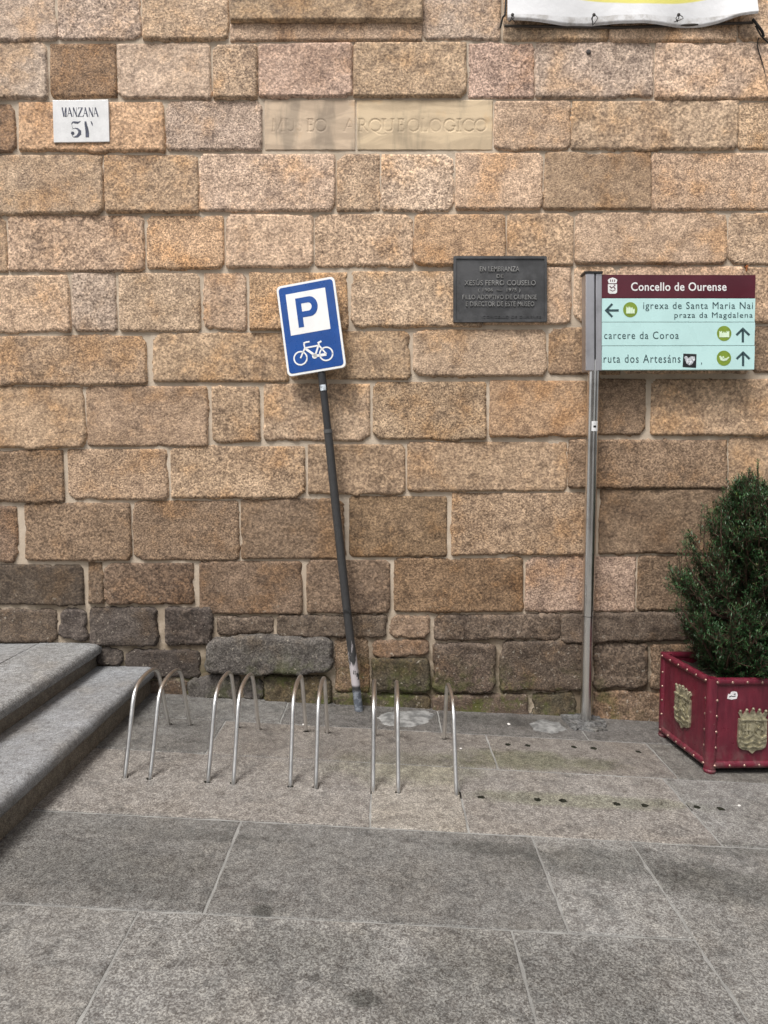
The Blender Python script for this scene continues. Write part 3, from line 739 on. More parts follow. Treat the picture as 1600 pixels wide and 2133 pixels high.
mb = MB(); mb.prism([(.145, .105), (.825, .105), (.825, .562), (.145, .562)], 0, .0022, sfr); mb.build('white_square', M_WHITE, pan)
mb = MB(); d0, d1 = .001, .0032
mb.prism([(.297, .168), (.388, .168), (.388, .491), (.297, .491)], d0, d1, sfr)
yc, ry_o, ry_i = .277, .109, .045
outer = [(.525 + .138*math.cos(R(a)), yc + ry_o*math.sin(R(a))) for a in range(-90, 91, 10)]
inner = [(.500 + .060*math.cos(R(a)), yc + ry_i*math.sin(R(a))) for a in range(-90, 91, 10)]
outer = [(.388, yc-ry_o)] + outer + [(.388, yc+ry_o)]; inner = [(.388, yc-ry_i)] + inner + [(.388, yc+ry_i)]
n = len(outer); V = [sfr(*p, d1) for p in outer+inner] + [sfr(*p, d0) for p in outer+inner]
mb.add(V, [[i, i+1, n+i+1, n+i] for i in range(n-1)] + [[i, i+1, 2*n+i+1, 2*n+i] for i in range(n-1)] + [[n+i, n+i+1, 3*n+i+1, 3*n+i] for i in range(n-1)])
mb.build('letter_p', M_BLUE, pan)
mb = MB(); e0, e1 = .001, .003
def sline(pts, wd): 
    fr2 = lambda a, b, d: sfr(a, b*asp, d)
    mb.ribbon([(p[0], p[1]/asp) for p in pts], wd, e0, e1, fr2)
for cx in (.256, .697):
    cyc = circ(cx, .824/asp, .110, 32)
    mb.ribbon(cyc + cyc[:2], .024, e0, e1, lambda a, b, d: sfr(a, b*asp, d))
sline([(.256, .824), (.352, .722), (.345, .676)], .026)
sline([(.338, .668), (.39, .660), (.445, .661)], .026)
sline([(.36, .722), (.592, .7185)], .026); sline([(.365, .732), (.509, .822)], .040)
sline([(.600, .700), (.509, .822)], .030); sline([(.592, .716), (.700, .826)], .026)
sline([(.48, .826), (.70, .829)], .045); sline([(.576, .692), (.645, .678)], .030)
mb.prism(circ(.50, .826, .045, 14, ry=.045*asp), e0, e1, sfr)
mb.build('bicycle_symbol', M_WHITE, pan)
top = sfr(.56, 1.0, -.030)
pv = [pb + Vector((0, 0, -.06)), pb, pb + (top-pb)*.30 + Vector((-.006, 0, 0)), pb + (top-pb)*.6 + Vector((-.004, 0, 0)), pb + (top-pb)*.83]
mb = MB(); mb.tube(pv, [.0275, .0275, .027, .027, .0265], 18); mb.build('pole', M_POLE, PS, True)
mb = MB(); mb.tube([pv[-1]-(top-pb)*.003, pb + (top-pb)*.95], .0235, 16); mb.tube([pb+(top-pb)*.95, top+(top-pb)*.0], [.0255, .0255], 16)
mb.tube([top-(top-pb)*.004, sfr(.53, .45, -.034)], [.020, .017], 12); mb.build('pole_upper', simple('pole_cap_grey', (.035, .035, .037), .45), PS, True)
mb = MB(); ax = (top-pb).normalized(); mb.tube([pv[-1]-ax*.012, pv[-1]+ax*.012], .0285, 18); mb.build('collar', simple('collar_grey', (.10, .10, .10), .5), PS, True)
cs = pb + (top-pb)*.955
mb = MB()
for k in range(7):
    pass
def stickerstrip(mb, c, axis, r, h, a0, a1, n=6):
    ax = Vector(axis).normalized(); fx = Vector((0, -1, 0)); fx = (fx - ax*fx.dot(ax)).normalized(); sx = ax.cross(fx)
    V = []
    for k in range(n+1):
        a = R(a0 + (a1-a0)*k/n); o_ = fx*math.cos(a)*r + sx*math.sin(a)*r
        V += [c + o_ - ax*h/2, c + o_ + ax*h/2]
    mb.add(V, [[2*k, 2*k+2, 2*k+3, 2*k+1] for k in range(n)])
stickerstrip(mb, cs, ax, .0262, .036, -42, 45); mb.build('sticker', simple('faded_sticker', (.50, .55, .60), .6, 0, .5, 60), PS, True, label='small torn pale sticker')
for b in (.28, .72):
    mb = MB(); mb.box(.30, .70, -.040, -.0225, b-.02, b+.02, lambda x, y, z: sfr(x, z, y)); mb.build('clamp_bracket', M_SHEET, PS)
mb = MB(); rg = random.Random(3)
for k in range(3):
    c = pb + (top-pb)*.305 + Vector((0, 0, -.006*k)); P = [c + Vector((.02, -.028, 0)), c + Vector((-.01, -.031, .004)), c + Vector((-.035, -.02, -.006*k)), c + Vector((-.055-.01*k, -.012, -.012-.02*k))]
    mb.tube(smoothpath(P), .0013, 5)
mb.build('wire_tie', simple('tie_wire', (.02, .02, .02), .5), PS)

# ---------------------------------------------------------------- street direction sign on steel pole
pp = onground(1220, 1505); YP = pp.y
DS = thing('direction_sign', 'tourist direction sign of maroon and pale aqua boards on a steel pole', 'sign', pp)
zb1 = onY(1220, 1283, YP).z; zt1 = onY(1228, 771, YP).z
mb = MB(); mb.tube([pp+Vector((0, 0, -.03)), Vector((pp.x, YP, zb1-.002))], .0355, 28); mb.build('pole_lower', M_STEEL, DS, True)
mb = MB(); mb.tube([Vector((pp.x, YP, zb1-.004)), Vector((pp.x, YP, zb1+.004))], .0345, 28); mb.build('pole_joint', simple('joint_black', (.01, .01, .01), .6), DS, True)
mb = MB(); mb.tube([Vector((pp.x, YP, zb1+.002)), Vector((pp.x+.004, YP, zt1+.06))], .0375, 28); mb.build('pole', M_STEEL, DS, True)
YS = YP - .036                                # front plane of the boards
W = wallframe(YS)
def sheetbox(mb, x0, y0, x1, y1, d0, d1): mb.prism([(x0, y1), (x1, y1), (x1, y0), (x0, y0)], d0, d1, W)
mb = MB(); sheetbox(mb, 1219.5, 570, 1238, 772, -.075, .006); mb.build('post_profile', M_SHEET, DS, bevel=.003)
mb = MB(); sheetbox(mb, 1238.5, 571, 1240.5, 771, -.07, -.012); mb.build('profile_groove', simple('groove_dark', (.03, .03, .03), .7), DS)
mb = MB(); sheetbox(mb, 1241, 570, 1253.5, 772, -.07, .003); mb.build('post_profile', M_SHEET, DS, bevel=.002)
mb = MB(); sheetbox(mb, 1217, 565.5, 1255, 570, -.08, .010); mb.build('post_cap', simple('cap_black', (.012, .012, .012), .5), DS)
M_MAROON = simple('maroon_enamel', (.085, .012, .022), .16, 0, .10, 4)
M_AQUA = simple('aqua_enamel', (.52, .76, .745), .30, 0, .03, 6)
M_INK = simple('dark_teal_ink', (.035, .070, .078), .4, 0, .1, 20)
M_GREEN = simple('olive_green', (.20, .29, .035), .4, 0, .12, 25)
R0, R1, R2, R3, R4 = 571.5, 621, 671, 720.5, 771
def board(y0, y1, mat):
    mb = MB(); mb.prism([(1253.5, y1-.5), (1573+(621-y1)*.012, y1-.5-(y1-671)*.008), (1574+(621-y0)*.012, y0+.4-(y0-671)*.008), (1254, y0+.4)], -.042, 0, W)
    return mb.build('board', mat, DS, bevel=.0015)
bh = board(R0, R1, M_MAROON); b1 = board(R1, R2, M_AQUA); b2 = board(R2, R3, M_AQUA); b3 = board(R3, R4, M_AQUA)
mb = MB(); sheetbox(mb, 1254, 573, 1572, 769.5, -.040, -.004); mb.build('board_core', simple('core_grey', (.10, .13, .13), .5), DS)
mb = MB(); put_text(mb, 'Concello de Ourense', 1314.5, 606, 1513.5, 588, .0012, W, .012, 1.06); mb.build('lettering', M_WHITE, bh)
mb = MB(); put_text(mb, 'igrexa de Santa Maria Nai', 1340, 648, 1568.5, 629, .0012, W, -.002, 1.14); mb.build('lettering', M_INK, b1); mb = MB(); put_text(mb, 'praza da Magdalena', 1405, 665.5, 1568, 650.5, .0012, W, -.002, 1.14); mb.build('lettering', M_INK, b1)
mb = MB(); put_text(mb, 'carcere da Coroa', 1258.5, 706, 1414, 690.5, .0012, W, -.002, 1.16); mb.build('lettering', M_INK, b2)
mb = MB(); put_text(mb, 'ruta dos Artesáns', 1257.5, 755.5, 1417.5, 738.5, .0012, W, -.002, 1.16); mb.build('lettering', M_INK, b3); mb = MB(); put_text(mb, ',', 1460.5, 760, 1462.5, 755, .0012, W); mb.build('lettering', M_INK, b3)
def arrow_up(cx, y0, y1, board_):
    mb = MB(); mb.ribbon([(cx, y1), (cx, y0+2)], 4.6, -.001, .0012, W)
    hw = 13.5
    for s in (-1, 1): mb.ribbon([(cx + s*hw, y0+15.5), (cx - s*1.2, y0+1.2)], 4.6, -.001, .0013 if s > 0 else .0012, W)
    mb.build('arrow', M_INK, board_)
arrow_up(1547.5, 682.5, 713, b2); arrow_up(1548, 732, 762.5, b3)
mb = MB(); mb.ribbon([(1289, 646.5), (1263, 646.5)], 4.6, -.001, .0012, W)
for s in (-1, 1): mb.ribbon([(1275.5, 646.5 + s*13.5), (1261.5, 646.5 - s*1.2)], 4.4, -.001, .0013 if s > 0 else .0012, W)
mb.build('arrow', M_INK, b1)
def badge(cx, cy, bd, shape):
    mb = MB(); mb.prism(circ(cx, cy, 15, 28, ry=15.8), -.001, .001, W); k = mb.build('badge', M_GREEN, bd)
    mb = MB()
    for p in shape: mb.prism([(cx+x, cy-y) for x, y in p], 0, .002, W)
    mb.build('pictogram', simple('badge_pale_%d' % int(cy), (.66, .80, .60), .4), k)
tower = lambda x, w_, h, b=-8: [(x, b), (x+w_, b), (x+w_, h), (x+w_*.72, h), (x+w_*.72, h-1.6), (x+w_*.28, h-1.6), (x+w_*.28, h), (x, h)]
badge(1313, 645, b1, [tower(-8.5, 5, 6), [(-3.5, -8), (1, -8), (1, 2), (-1.2, 7), (-3.5, 2)], tower(1.5, 3.4, 5), tower(5.4, 3.6, 2)])
badge(1508.5, 694.5, b2, [tower(-10, 5.4, 5), tower(5, 5.4, 5), [(-4.6, -8), (4.9, -8), (4.9, 1), (2.4, 1), (2.4, 3.4), (.9, 3.4), (.9, 1), (-.9, 1), (-.9, 3.4), (-2.4, 3.4), (-2.4, 1), (-4.6, 1)]])
badge(1508, 746, b3, [[(-10, 4), (-7, 5), (-2, -1), (5, 0), (10, 3), (11, 1), (6, -4.5), (-1, -6.5), (-7, -4)], [(-4, 2), (-1, 4.5), (1, 1.5), (-1, 0)]])
# white crest in the header
mb = MB()
cxx, cyy = 1276, 592
mb.prism([(cxx-9.5, cyy), (cxx+9.5, cyy), (cxx+9.5, cyy+17), (cxx+6, cyy+19.8), (cxx-6, cyy+19.8), (cxx-9.5, cyy+17)], -.001, .0012, W)
mb.prism([(cxx-8, cyy-2), (cxx-10, cyy-9), (cxx-6, cyy-12), (cxx, cyy-14), (cxx+6, cyy-12), (cxx+10, cyy-9), (cxx+8, cyy-2)], -.001, .0012, W)
mb.build('crest', M_WHITE, bh)
mb = MB()
for k in (-1, 0, 1): mb.ribbon([(cxx+k*4.6, cyy-9.5), (cxx+k*4.0, cyy-5)], 1.6, 0, .002, W)
mb.ribbon([(cxx-6, cyy+4), (cxx-2.5, cyy+8), (cxx+2, cyy+5), (cxx+5.5, cyy+10)], 2.4, 0, .002, W); mb.ribbon([(cxx-6, cyy+11.5), (cxx, cyy+14.5), (cxx+6, cyy+11.5)], 1.4, 0, .002, W)
mb.prism([(cxx+2, cyy+1), (cxx+6, cyy+1), (cxx+5, cyy+5)], 0, .0021, W)
mb.build('crest_marks', M_MAROON, bh)
# black sticker with a pale heart of hands
mb = MB(); mb.prism([(1423.5, 736.5), (1451, 737.5), (1450, 766), (1422, 764.5)], -.001, .0012, W); k = mb.build('sticker', simple('sticker_black', (.02, .02, .022), .35), b3, label='small square black sticker with pale folded hands')
mb = MB(); mb.prism([(1425, 744), (1429, 741.5), (1435, 746), (1439, 742), (1447, 743), (1448, 749), (1441, 759), (1436, 761), (1430, 757)], 0, .002, W); mb.build('sticker_print', simple('sticker_pale', (.55, .57, .60), .4, 0, .5, 90), k)
# little sticker, dent ring and broken foot slab at the pole
mb = MB(); stickerstrip(mb, Vector((pp.x+.002, YP, onY(1230, 888, YP).z)), (0, 0, 1), .0385, .062, -22, 40); k = mb.build('sticker', simple('sticker_white', (.72, .72, .72), .5), DS, True, label='small white sticker with a black mark')
mb = MB(); stickerstrip(mb, Vector((pp.x+.002, YP, onY(1230, 889, YP).z)), (0, 0, 1), .0392, .012, -6, 22); mb.build('sticker_mark', bpy.data.materials['sticker_black'], k, True)
mb = MB(); rg = random.Random(5)
ft = [gp(1166, 1492), gp(1240, 1487), gp(1262, 1508), gp(1266, 1524), gp(1240, 1527), gp(1206, 1521), gp(1196, 1524)]
P = []
for i in range(len(ft)):
    a, b = ft[i], ft[(i+1) % len(ft)]
    for j in range(5): P.append((a[0]+(b[0]-a[0])*j/5+rg.uniform(-.006, .006), a[1]+(b[1]-a[1])*j/5+rg.uniform(-.004, .004)))
n = len(P); cx = sum(p[0] for p in P)/n; cy = sum(p[1] for p in P)/n
mb.add([G(*p, .002) for p in P] + [G(cx+(p[0]-cx)*.97, cy+(p[1]-cy)*.97, .016+rg.uniform(-.003, .003)) for p in P] + [G(cx, cy, .020)], [[i, (i+1) % n, n+(i+1) % n, n+i] for i in range(n)] + [[n+i, n+(i+1) % n, 2*n] for i in range(n)])
mb.build('foot_slab', granite('foot_granite', 60, 1.6, .4, .8), DS, color=tuple(v*.6 for v in lin((112, 112, 112))))

# ---------------------------------------------------------------- plaques on the wall
YQ = YW - .027
W2 = wallframe(YQ)
BP = thing('memorial_plaque', 'dark bronze memorial plaque with raised lettering fixed to the wall', 'plaque', onY(1041, 672, YW))
M_BRONZE = simple('dark_bronze', (.075, .075, .077), .45, .3, .25, 9, .3, 90)
M_BRONZE2 = simple('worn_bronze', (.27, .265, .255), .38, .4, .3, 30, .2, 90)
mb = MB(); mb.prism([(944, 672), (1138.5, 671), (1138, 534.5), (944.5, 534.5)], -.026, .010, W2); pl = mb.build('plate', M_BRONZE, BP, bevel=.003)
mb = MB()
for pts in ([(946.5, 537.5), (1136, 537.5)], [(1135.5, 536), (1136, 670)], [(1137, 668.5), (946, 669.5)], [(946.8, 671), (947, 536)]): mb.ribbon(pts, 5.5, .002, .0165 + .0002*len(mb.v)/8, W2)
mb.build('frame', M_BRONZE, BP)
mb = MB()
LN = [('EN LEMBRANZA', 999, 566.5, 1081, 556), ('DE', 1034, 580, 1048, 572.5), ('XESÚS FERRO COUSELO', 967, 595.5, 1115, 582), ('( 1906  —  1975 )', 996, 610.5, 1083, 601), ('FILLO ADOPTIVO DE OURENSE', 963, 624.5, 1117, 615), ('E DIRECTOR DE ESTE MUSEO', 970, 639, 1112, 629)]
for s, x0, y0, x1, y1 in LN:
    mb = MB(); put_text(mb, s, x0, y0, x1, y1, .0155, W2, .004, 1.05, .006); mb.build('lettering', M_BRONZE2, pl)
mb = MB(); put_text(mb, 'CONCELLO DE OURENSE', 1005, 663.5, 1126, 658.5, .0125, W2, -.004, 1.1, .003); mb.build('lettering', M_BRONZE, pl)

YM = YW - .027
W3 = wallframe(YM)
MZ = thing('address_tile', 'white glazed tile reading MANZANA 51 on the stone wall', 'tile', onY(169, 298, YW))
M_TILE = simple('white_glaze', (.76, .755, .75), .22, 0, .05, 14)
mb = MB(); mb.prism([(112.5, 297), (228.5, 295.5), (226, 208), (110, 209.5)], -.026, .004, W3); tl_ = mb.build('tile', M_TILE, MZ, bevel=.002)
M_TINK = simple('tile_ink', (.065, .07, .105), .35, 0, .4, 70)
mb = MB()
Tm = lambda x, y: (90 + x/10, 190 + y/10)             # drawn on a ten times enlargement of the tile
def tk(wd, *pts): mb.ribbon([Tm(*p) for p in pts], [v/10 for v in wd] if isinstance(wd, (list, tuple)) else wd/10, -.001 + .004, .0052, W3)
yt, yb = 345, 535
for thick, thin in [([(400, yt), (440, yb)], None), ([(478, yt), (478, yb)], None), ([(548, yt), (606, yb)], None), ([(632, yt), (708, yb)], None), ([(820, yt), (735, yb)], None), ([(880, yt), (928, yb)], None), ([(962, yt), (1040, yb)], None), ([(1090, yt), (1148, yb)], None)]: tk(26, *thick)
for a in [((440, yb), (470, yt)), ((395, yt+3), (420, yt+3)), ((460, yb-2), (500, yb-2)), ((548, yt), (515, yb)), ((527, 470), (585, 470)), ((632, yb), (632, yt)), ((700, yb), (700, yt)), ((735, yt+4), (830, yt+4)), ((735, yb-4), (835, yb-4), (838, 500)), ((738, yt), (735, 385)), ((880, yt), (845, yb)), ((860, 470), (910, 470)), ((962, yt), (962, yb)), ((1036, yt), (1036, yb)), ((1090, yt), (1060, yb)), ((1072, 470), (1130, 470))]: tk(6, *a)
mb.build('lettering', M_TINK, tl_); mb = MB()
tk([8, 26, 46, 40, 8], (592, 690), (625, 650), (670, 655), (725, 660), (785, 632))
tk([8, 30, 62, 70, 50, 16], (660, 770), (720, 785), (768, 840), (765, 890), (715, 945), (650, 962))
tk([5, 5], (600, 690), (620, 780), ); tk([5, 6], (612, 790), (665, 772)); tk([14, 8, 6], (610, 930), (640, 958), (690, 962))
mb.prism([Tm(*p) for p in circ(620, 880, 36, 16)], .003, .0052, W3)
mb.build('lettering', M_TINK, tl_); mb = MB()
tk([36, 50, 64, 72, 72], (885, 635), (893, 700), (912, 780), (925, 870), (925, 962)); tk([16, 30, 8], (1000, 630), (1022, 680), (1035, 725))
mb.build('lettering', M_TINK, tl_)

# ---------------------------------------------------------------- banner hanging at the top
M_BAN = None
def mk_banner():
    m, n = newmat('banner_vinyl'); t = NT(n); pz = t.sep(t.P())
    X0 = onY(1338, 0, YW-.062).x; Z0 = onY(1338, 8.5, YW-.062).z
    u = t.math('DIVIDE', t.math('SUBTRACT', pz[0], X0), .46); u2 = t.math('MULTIPLY', u, u)
    edge = t.math('ADD', Z0, t.math('MULTIPLY', u2, .045))
    yel = t.mr(t.math('SUBTRACT', pz[2], edge), -.006, .004)
    inx = t.mr(t.math('ABSOLUTE', u), 1.35, 1.25)
    c = t.mix(t.math('MULTIPLY', yel, inx), t.mix(t.noise(5, 4), (.74, .74, .75), (.82, .82, .83)), (.78, .72, .19))
    zb = onY(1300, 33, YW-.062).z; hem = t.mr(pz[2], zb+.004, zb-.004)
    dirt = t.math('MULTIPLY', hem, t.mr(t.noise(9, 5, .7), .42, .66))
    c = t.mix(t.math('ADD', t.math('MULTIPLY', dirt, .55), t.math('MULTIPLY', hem, .12)), c, (.30, .27, .235))
    t.out(c, .45, 0, t.bump(t.noise(14, 4, .6), .35, .01), .4); return m
M_BAN = mk_banner()
BN = thing('banner', 'white vinyl banner with a yellow print hanging at the top of the wall', 'banner', onY(1314, 48, YW-.06))
YB = YW - .062
bx0 = onY(1056.5, 30, YB).x; bx1 = onY(1572, 30, YB).x; zt = 6.2
key = [(0, 43), (.1, 46), (.22, 49.5), (.33, 50.5), (.38, 49), (.55, 50), (.7, 51.5), (.8, 50.5), (.87, 45), (.93, 38.5), (1.0, 37)]
nx, nz = 90, 70
us = np.linspace(0, 1, nx); zb_ = np.array([onY(1300, np.interp(u, [k[0] for k in key], [k[1] for k in key]), YB).z for u in us])
U, T = np.meshgrid(us, np.linspace(0, 1, nz)**2.0)
Xb = bx0 + U*(bx1-bx0); Zb = zb_[None, :] + T*(zt - zb_[None, :])
low = np.clip(1-(Zb-zb_[None, :])/.25, 0, 1)
Yb = YB - .012*fbm(U*5, Zb*1.5, 31, 3) - .018*low*np.sin(U*14+.6) - .03*low**2*np.clip((U-.86)/.14, 0, 1) + .010*np.clip(1-(Zb-zb_[None, :])/.012, 0, 1)
npmesh('sheet', np.stack([Xb.ravel(), Yb.ravel(), Zb.ravel()], 1), gridq(nx, nz)[:, ::-1], M_BAN, BN)
M_ROPE = simple('black_cord', (.018, .017, .016), .75)
for i, u in enumerate((.018, .345, .685)):
    x = bx0 + u*(bx1-bx0); c = onY(800, 37.5, YB).z; mb = MB()
    mb.lathe(Vector((x, YB-.028, c)), (0, -1, 0), [(.010, 0), (.010, .004), (.005, .005)], 12); mb.build('eyelet', simple('eyelet_%d' % i, (.05, .045, .04), .5, .5), BN)
    mb = MB()
    for k in range(3):
        rg = random.Random(40+i*5+k); P = [Vector((x, YB-.034, c)), Vector((x+rg.uniform(-.03, .03), YB-.03, c-.02)), Vector((x+rg.uniform(-.025, .025), YB-.02, c-rg.uniform(.035, .07) if i == 1 else c-.035))]
        mb.tube(smoothpath(P), .0022, 6)
    mb.build('tie_cord', M_ROPE, BN)
mb = MB(); z0 = onY(1300, 52, YB).z
mb.tube([Vector((bx0-.012, YB+.028, z0+.012)), Vector((bx0+.7, YB+.03, z0+.003)), Vector((bx1+.004, YB+.026, z0+.03))], .008, 8); mb.build('batten', simple('batten_dark', (.06, .05, .042), .7), BN, True)
mb = MB(); xx = onY(1050, 20, YB).x; mb.tube(smoothpath([Vector((xx-.018, YB+.03, z0+.0)), Vector((xx-.006, YB+.01, z0+.05)), Vector((xx+.012, YB+.01, z0+.12)), Vector((xx+.015, YB+.015, z0+.6))]), .006, 7)
mb.build('side_cord', M_ROPE, BN, True)

CB = thing('hanging_cable', 'thin black cable looped from the banner corner down the wall edge', 'cable', onY(1590, 190, YW))
def wp(px, py, d): p = onY(px, py, YW-d); return p
mb = MB()
mb.tube(smoothpath([wp(1568, 40, .05), wp(1578, 52, .06), wp(1588, 66, .05), wp(1591, 77, .04)]), .0075, 8)
mb.tube(smoothpath([wp(1574, 54, .05), wp(1582, 68, .05), wp(1589, 78, .04), wp(1610, 92, .03), wp(1680, 104, .03)]), .0045, 7); mb.build('cable_loop', M_ROPE, CB, True)
mb = MB(); mb.tube(smoothpath([wp(1581, 78, .035), wp(1578, 95, .022), wp(1588, 130, .02), wp(1596, 165, .02), wp(1599, 190, .02)]), .0028, 6); mb.build('cable_tail', M_ROPE, CB, True)
# rusted fixing left in the wall
RF = thing('rusty_fixing', 'small rusty metal stub stuck in the joint above the direction sign', 'fixing', wp(1553, 552, .01))
mb = MB(); mb.tube([wp(1553, 552, -.01), wp(1553, 553, .014)], .004, 8); mb.build('stub', simple('rust', (.05, .02, .01), .9), RF)
mb = MB(); mb.prism([(1551, 553), (1556, 553), (1557, 556), (1554.5, 560), (1554.5, 565), (1552.5, 566), (1552.5, 559), (1550, 556)], -.004, .0125, wallframe(YW)); mb.build('rust_stain', simple('rust_orange', (.30, .105, .035), .95, 0, .4, 50), RF)

# ---------------------------------------------------------------- planter box
fA = onground(1475, 1613); fB = onground(1374, 1532)
dpt = (fB-fA); dpt.z = 0; D = dpt.length; ey = dpt.normalized(); ex = Vector((ey.y, -ey.x, 0))
ez = Vector((0, 0, 1)); PW, PH = .49, .535
exs = (ex + Vector((0, 0, -SLOPE*.55)))            # the box follows the falling pavement a little
PL = thing('planter_box', 'square maroon planter box with brass studs and brass crests beside the wall', 'planter', fA)
O = Vector((fA.x, fA.y, gz(fA.x)))
def pf(x, y, z): return O + exs*x + ey*y + ez*z     # planter coordinates
M_RED = None
def mk_red():
    m, n = newmat('maroon_paint'); t = NT(n)
    st = t.node('ShaderNodeMapping'); st.inputs['Scale'].default_value = (1, 1, .18); n.links.new(t.P(), st.inputs[0])
    f = t.noise(26, 4, .65, st.outputs[0])
    c = t.mix(t.mr(f, .35, .7), (.095, .008, .020), (.15, .015, .031))
    c = t.mix(t.math('MULTIPLY', t.mr(t.noise(7, 5, .7), .55, .75), .35), c, (.16, .06, .07))
    sc_ = t.mr(t.noise(48, 4, .75), .66, .70)                                     # scuffs and chips
    c = t.mix(t.math('MULTIPLY', sc_, .6), c, (.30, .17, .16))
    pz = t.sep(t.P()); hz = t.math('ADD', pz[2], t.math('MULTIPLY', pz[0], SLOPE))
    ds = t.math('MULTIPLY', t.mr(hz, .22, .03), t.mr(t.noise(14, 5, .7), .40, .66))  # splashed dust low down
    c = t.mix(t.math('MULTIPLY', ds, .45), c, (.16, .12, .105))
    t.out(c, t.mr(t.noise(17, 4, .7), .3, .7, .26, .60), 0, t.bump(f, .3, .003), .5); return m
M_RED = mk_red()
M_BRASS = simple('aged_brass', (.36, .33, .23), .45, .55, .4, 34, .3, 120)
M_STUD = simple('stud_brass', (.34, .22, .18), .35, .7, .3, 40)
zf = .035
T = .022
def panel(kind):
    mb = MB()
    if kind == 'front': mb.box(.03, PW-.03, 0, T, zf+.02, PH-.02, pf)
    if kind == 'back': mb.box(.03, PW-.03, D-T, D, zf+.02, PH-.02, pf)
    if kind == 'left': mb.box(0, T, .03, D-.03, zf+.02, PH-.02, pf)
    if kind == 'right': mb.box(PW-T, PW, .03, D-.03, zf+.02, PH-.02, pf)
    mb.build('side_panel', M_RED, PL)
for k in ('front', 'left', 'right', 'back'): panel(k)
for cx, cy in ((.018, .018), (PW-.018, .018), (PW-.018, D-.018), (.018, D-.018)):
    mb = MB(); mb.tube([pf(cx, cy, zf-.005), pf(cx, cy, PH)], .031, 16); mb.build('corner_post', M_RED, PL, True)
    mb = MB(); mb.lathe(pf(cx, cy, 0), (0, 0, 1), [(.016, 0), (.030, .006), (.034, .018), (.028, .032), (.012, .042)], 16); mb.build('foot', M_RED, PL, True)
for z in (zf+.018, PH-.016):
    for a, b in (((.03, .006), (PW-.03, .006)), ((.03, D-.006), (PW-.03, D-.006)), ((.006, .03), (.006, D-.03)), ((PW-.006, .03), (PW-.006, D-.03))):
        mb = MB(); mb.tube([pf(*a, z), pf(*b, z)], .021, 14); mb.build('rail', M_RED, PL, True)
def stud(x, y, z, nr):
    mb = MB(); nn = (exs*nr[0] + ey*nr[1]).normalized(); mb.dome(pf(x, y, z), nn, .0085, .008, 10); mb.build('stud', M_STUD, PL, True)
for i in range(6):
    s = .03 + (PW-.06)*i/5
    for z in (zf+.018, PH-.016): stud(s, -.012, z, (0, -1))
for i in range(1, 5):
    z = zf+.03 + (PH-zf-.06)*i/5
    stud(.034, -.006, z, (0, -1)); stud(PW-.034, -.006, z, (0, -1)); stud(-.006, .034, z, (-1, 0)); stud(-.006, D-.030, z, (-1, 0))
for i in range(6):
    s = .03 + (D-.06)*i/5
    for z in (zf+.018, PH-.016): stud(-.012, s, z, (-1, 0))
def crest(fr):
    """brass coat of arms: shield with pointed base, crown, castle and bridge in relief; unit = metres, origin at the centre"""
    mb = MB()
    sh = [(-.082, .075), (.082, .075), (.084, -.055), (.078, -.085), (.058, -.098), (.022, -.103), (0, -.122), (-.022, -.103), (-.058, -.098), (-.078, -.085), (-.084, -.055)]
    mb.prism(sh, 0, .012, fr); k = mb.build('crest', M_BRASS, PL, bevel=.002)
    mb = MB()
    cr = [(-.070, .075)]
    for i in range(5):
        x = -.074 + i*.037; cr += [(x-.010, .104+.010*(i == 2)+.006*(i in (1, 3))), (x, .120+.012*(i == 2)+.006*(i in (1, 3))), (x+.010, .104+.010*(i == 2)+.006*(i in (1, 3)))]
        if i < 4: cr += [(x+.0185, .094)]
    cr += [(.070, .075)]
    mb.prism(cr, 0, .010, fr)
    for i in range(5): mb.dome(fr(-.074+i*.037, .117+.012*(i == 2)+.006*(i in (1, 3)), .006), fr(0, 0, 1)-fr(0, 0, 0), .009, .009, 8)
    mb.build('crown', M_BRASS, k)
    mb = MB()
    mb.ribbon([(-.078, .070), (.078, .070)], .008, .008, .020, fr)
    for pts, wd in (([(-.078, -.02), (-.05, -.035), (-.02, -.018), (0, -.006), (.02, -.018), (.05, -.035), (.078, -.02)], .010), ([(-.072, -.05), (-.036, -.062), (0, -.05), (.036, -.062), (.072, -.05)], .007),
                    ([(-.060, -.078), (-.03, -.086), (0, -.078), (.03, -.086), (.06, -.078)], .006), ([(.012, .060), (.045, .046), (.030, .025), (.060, .012), (.052, -.012)], .009), ([(.06, .055), (.066, .03)], .008), ([(.02, .035), (.012, .008), (.024, -.008)], .007)):
        mb.ribbon(pts, wd, .008, .019, fr)
    for x in (-.060, -.040, -.020): mb.prism([(x-.007, -.010), (x+.007, -.010), (x+.007, .045+.01*(x == -.04)), (x-.007, .045+.01*(x == -.04))], .008, .018, fr)
    mb.prism([(-.068, .012), (-.012, .012), (-.012, .022), (-.068, .022)], .008, .021, fr)
    mb.build('relief', M_BRASS, k)
nf = ey*-1
def frF(a, b, d): return pf(PW/2 + a, -d, PH*.5-.028 + b)
def frL(a, b, d): return pf(-d, D/2 - a, PH*.5+.008 + b)
crest(frF); crest(frL)
mb = MB(); rg = random.Random(2)
mb.prism([(.095, .425), (.10, .452), (.112, .450), (.116, .462), (.135, .466), (.150, .462), (.155, .445), (.150, .425), (.12, .420)], 0, .0015, lambda a, b, d: pf(a, -d-.0005, b))
k = mb.build('sticker', simple('sticker_torn_white', (.74, .72, .73), .5, 0, .08, 60), PL, label='torn white sticker with dark scrawl')
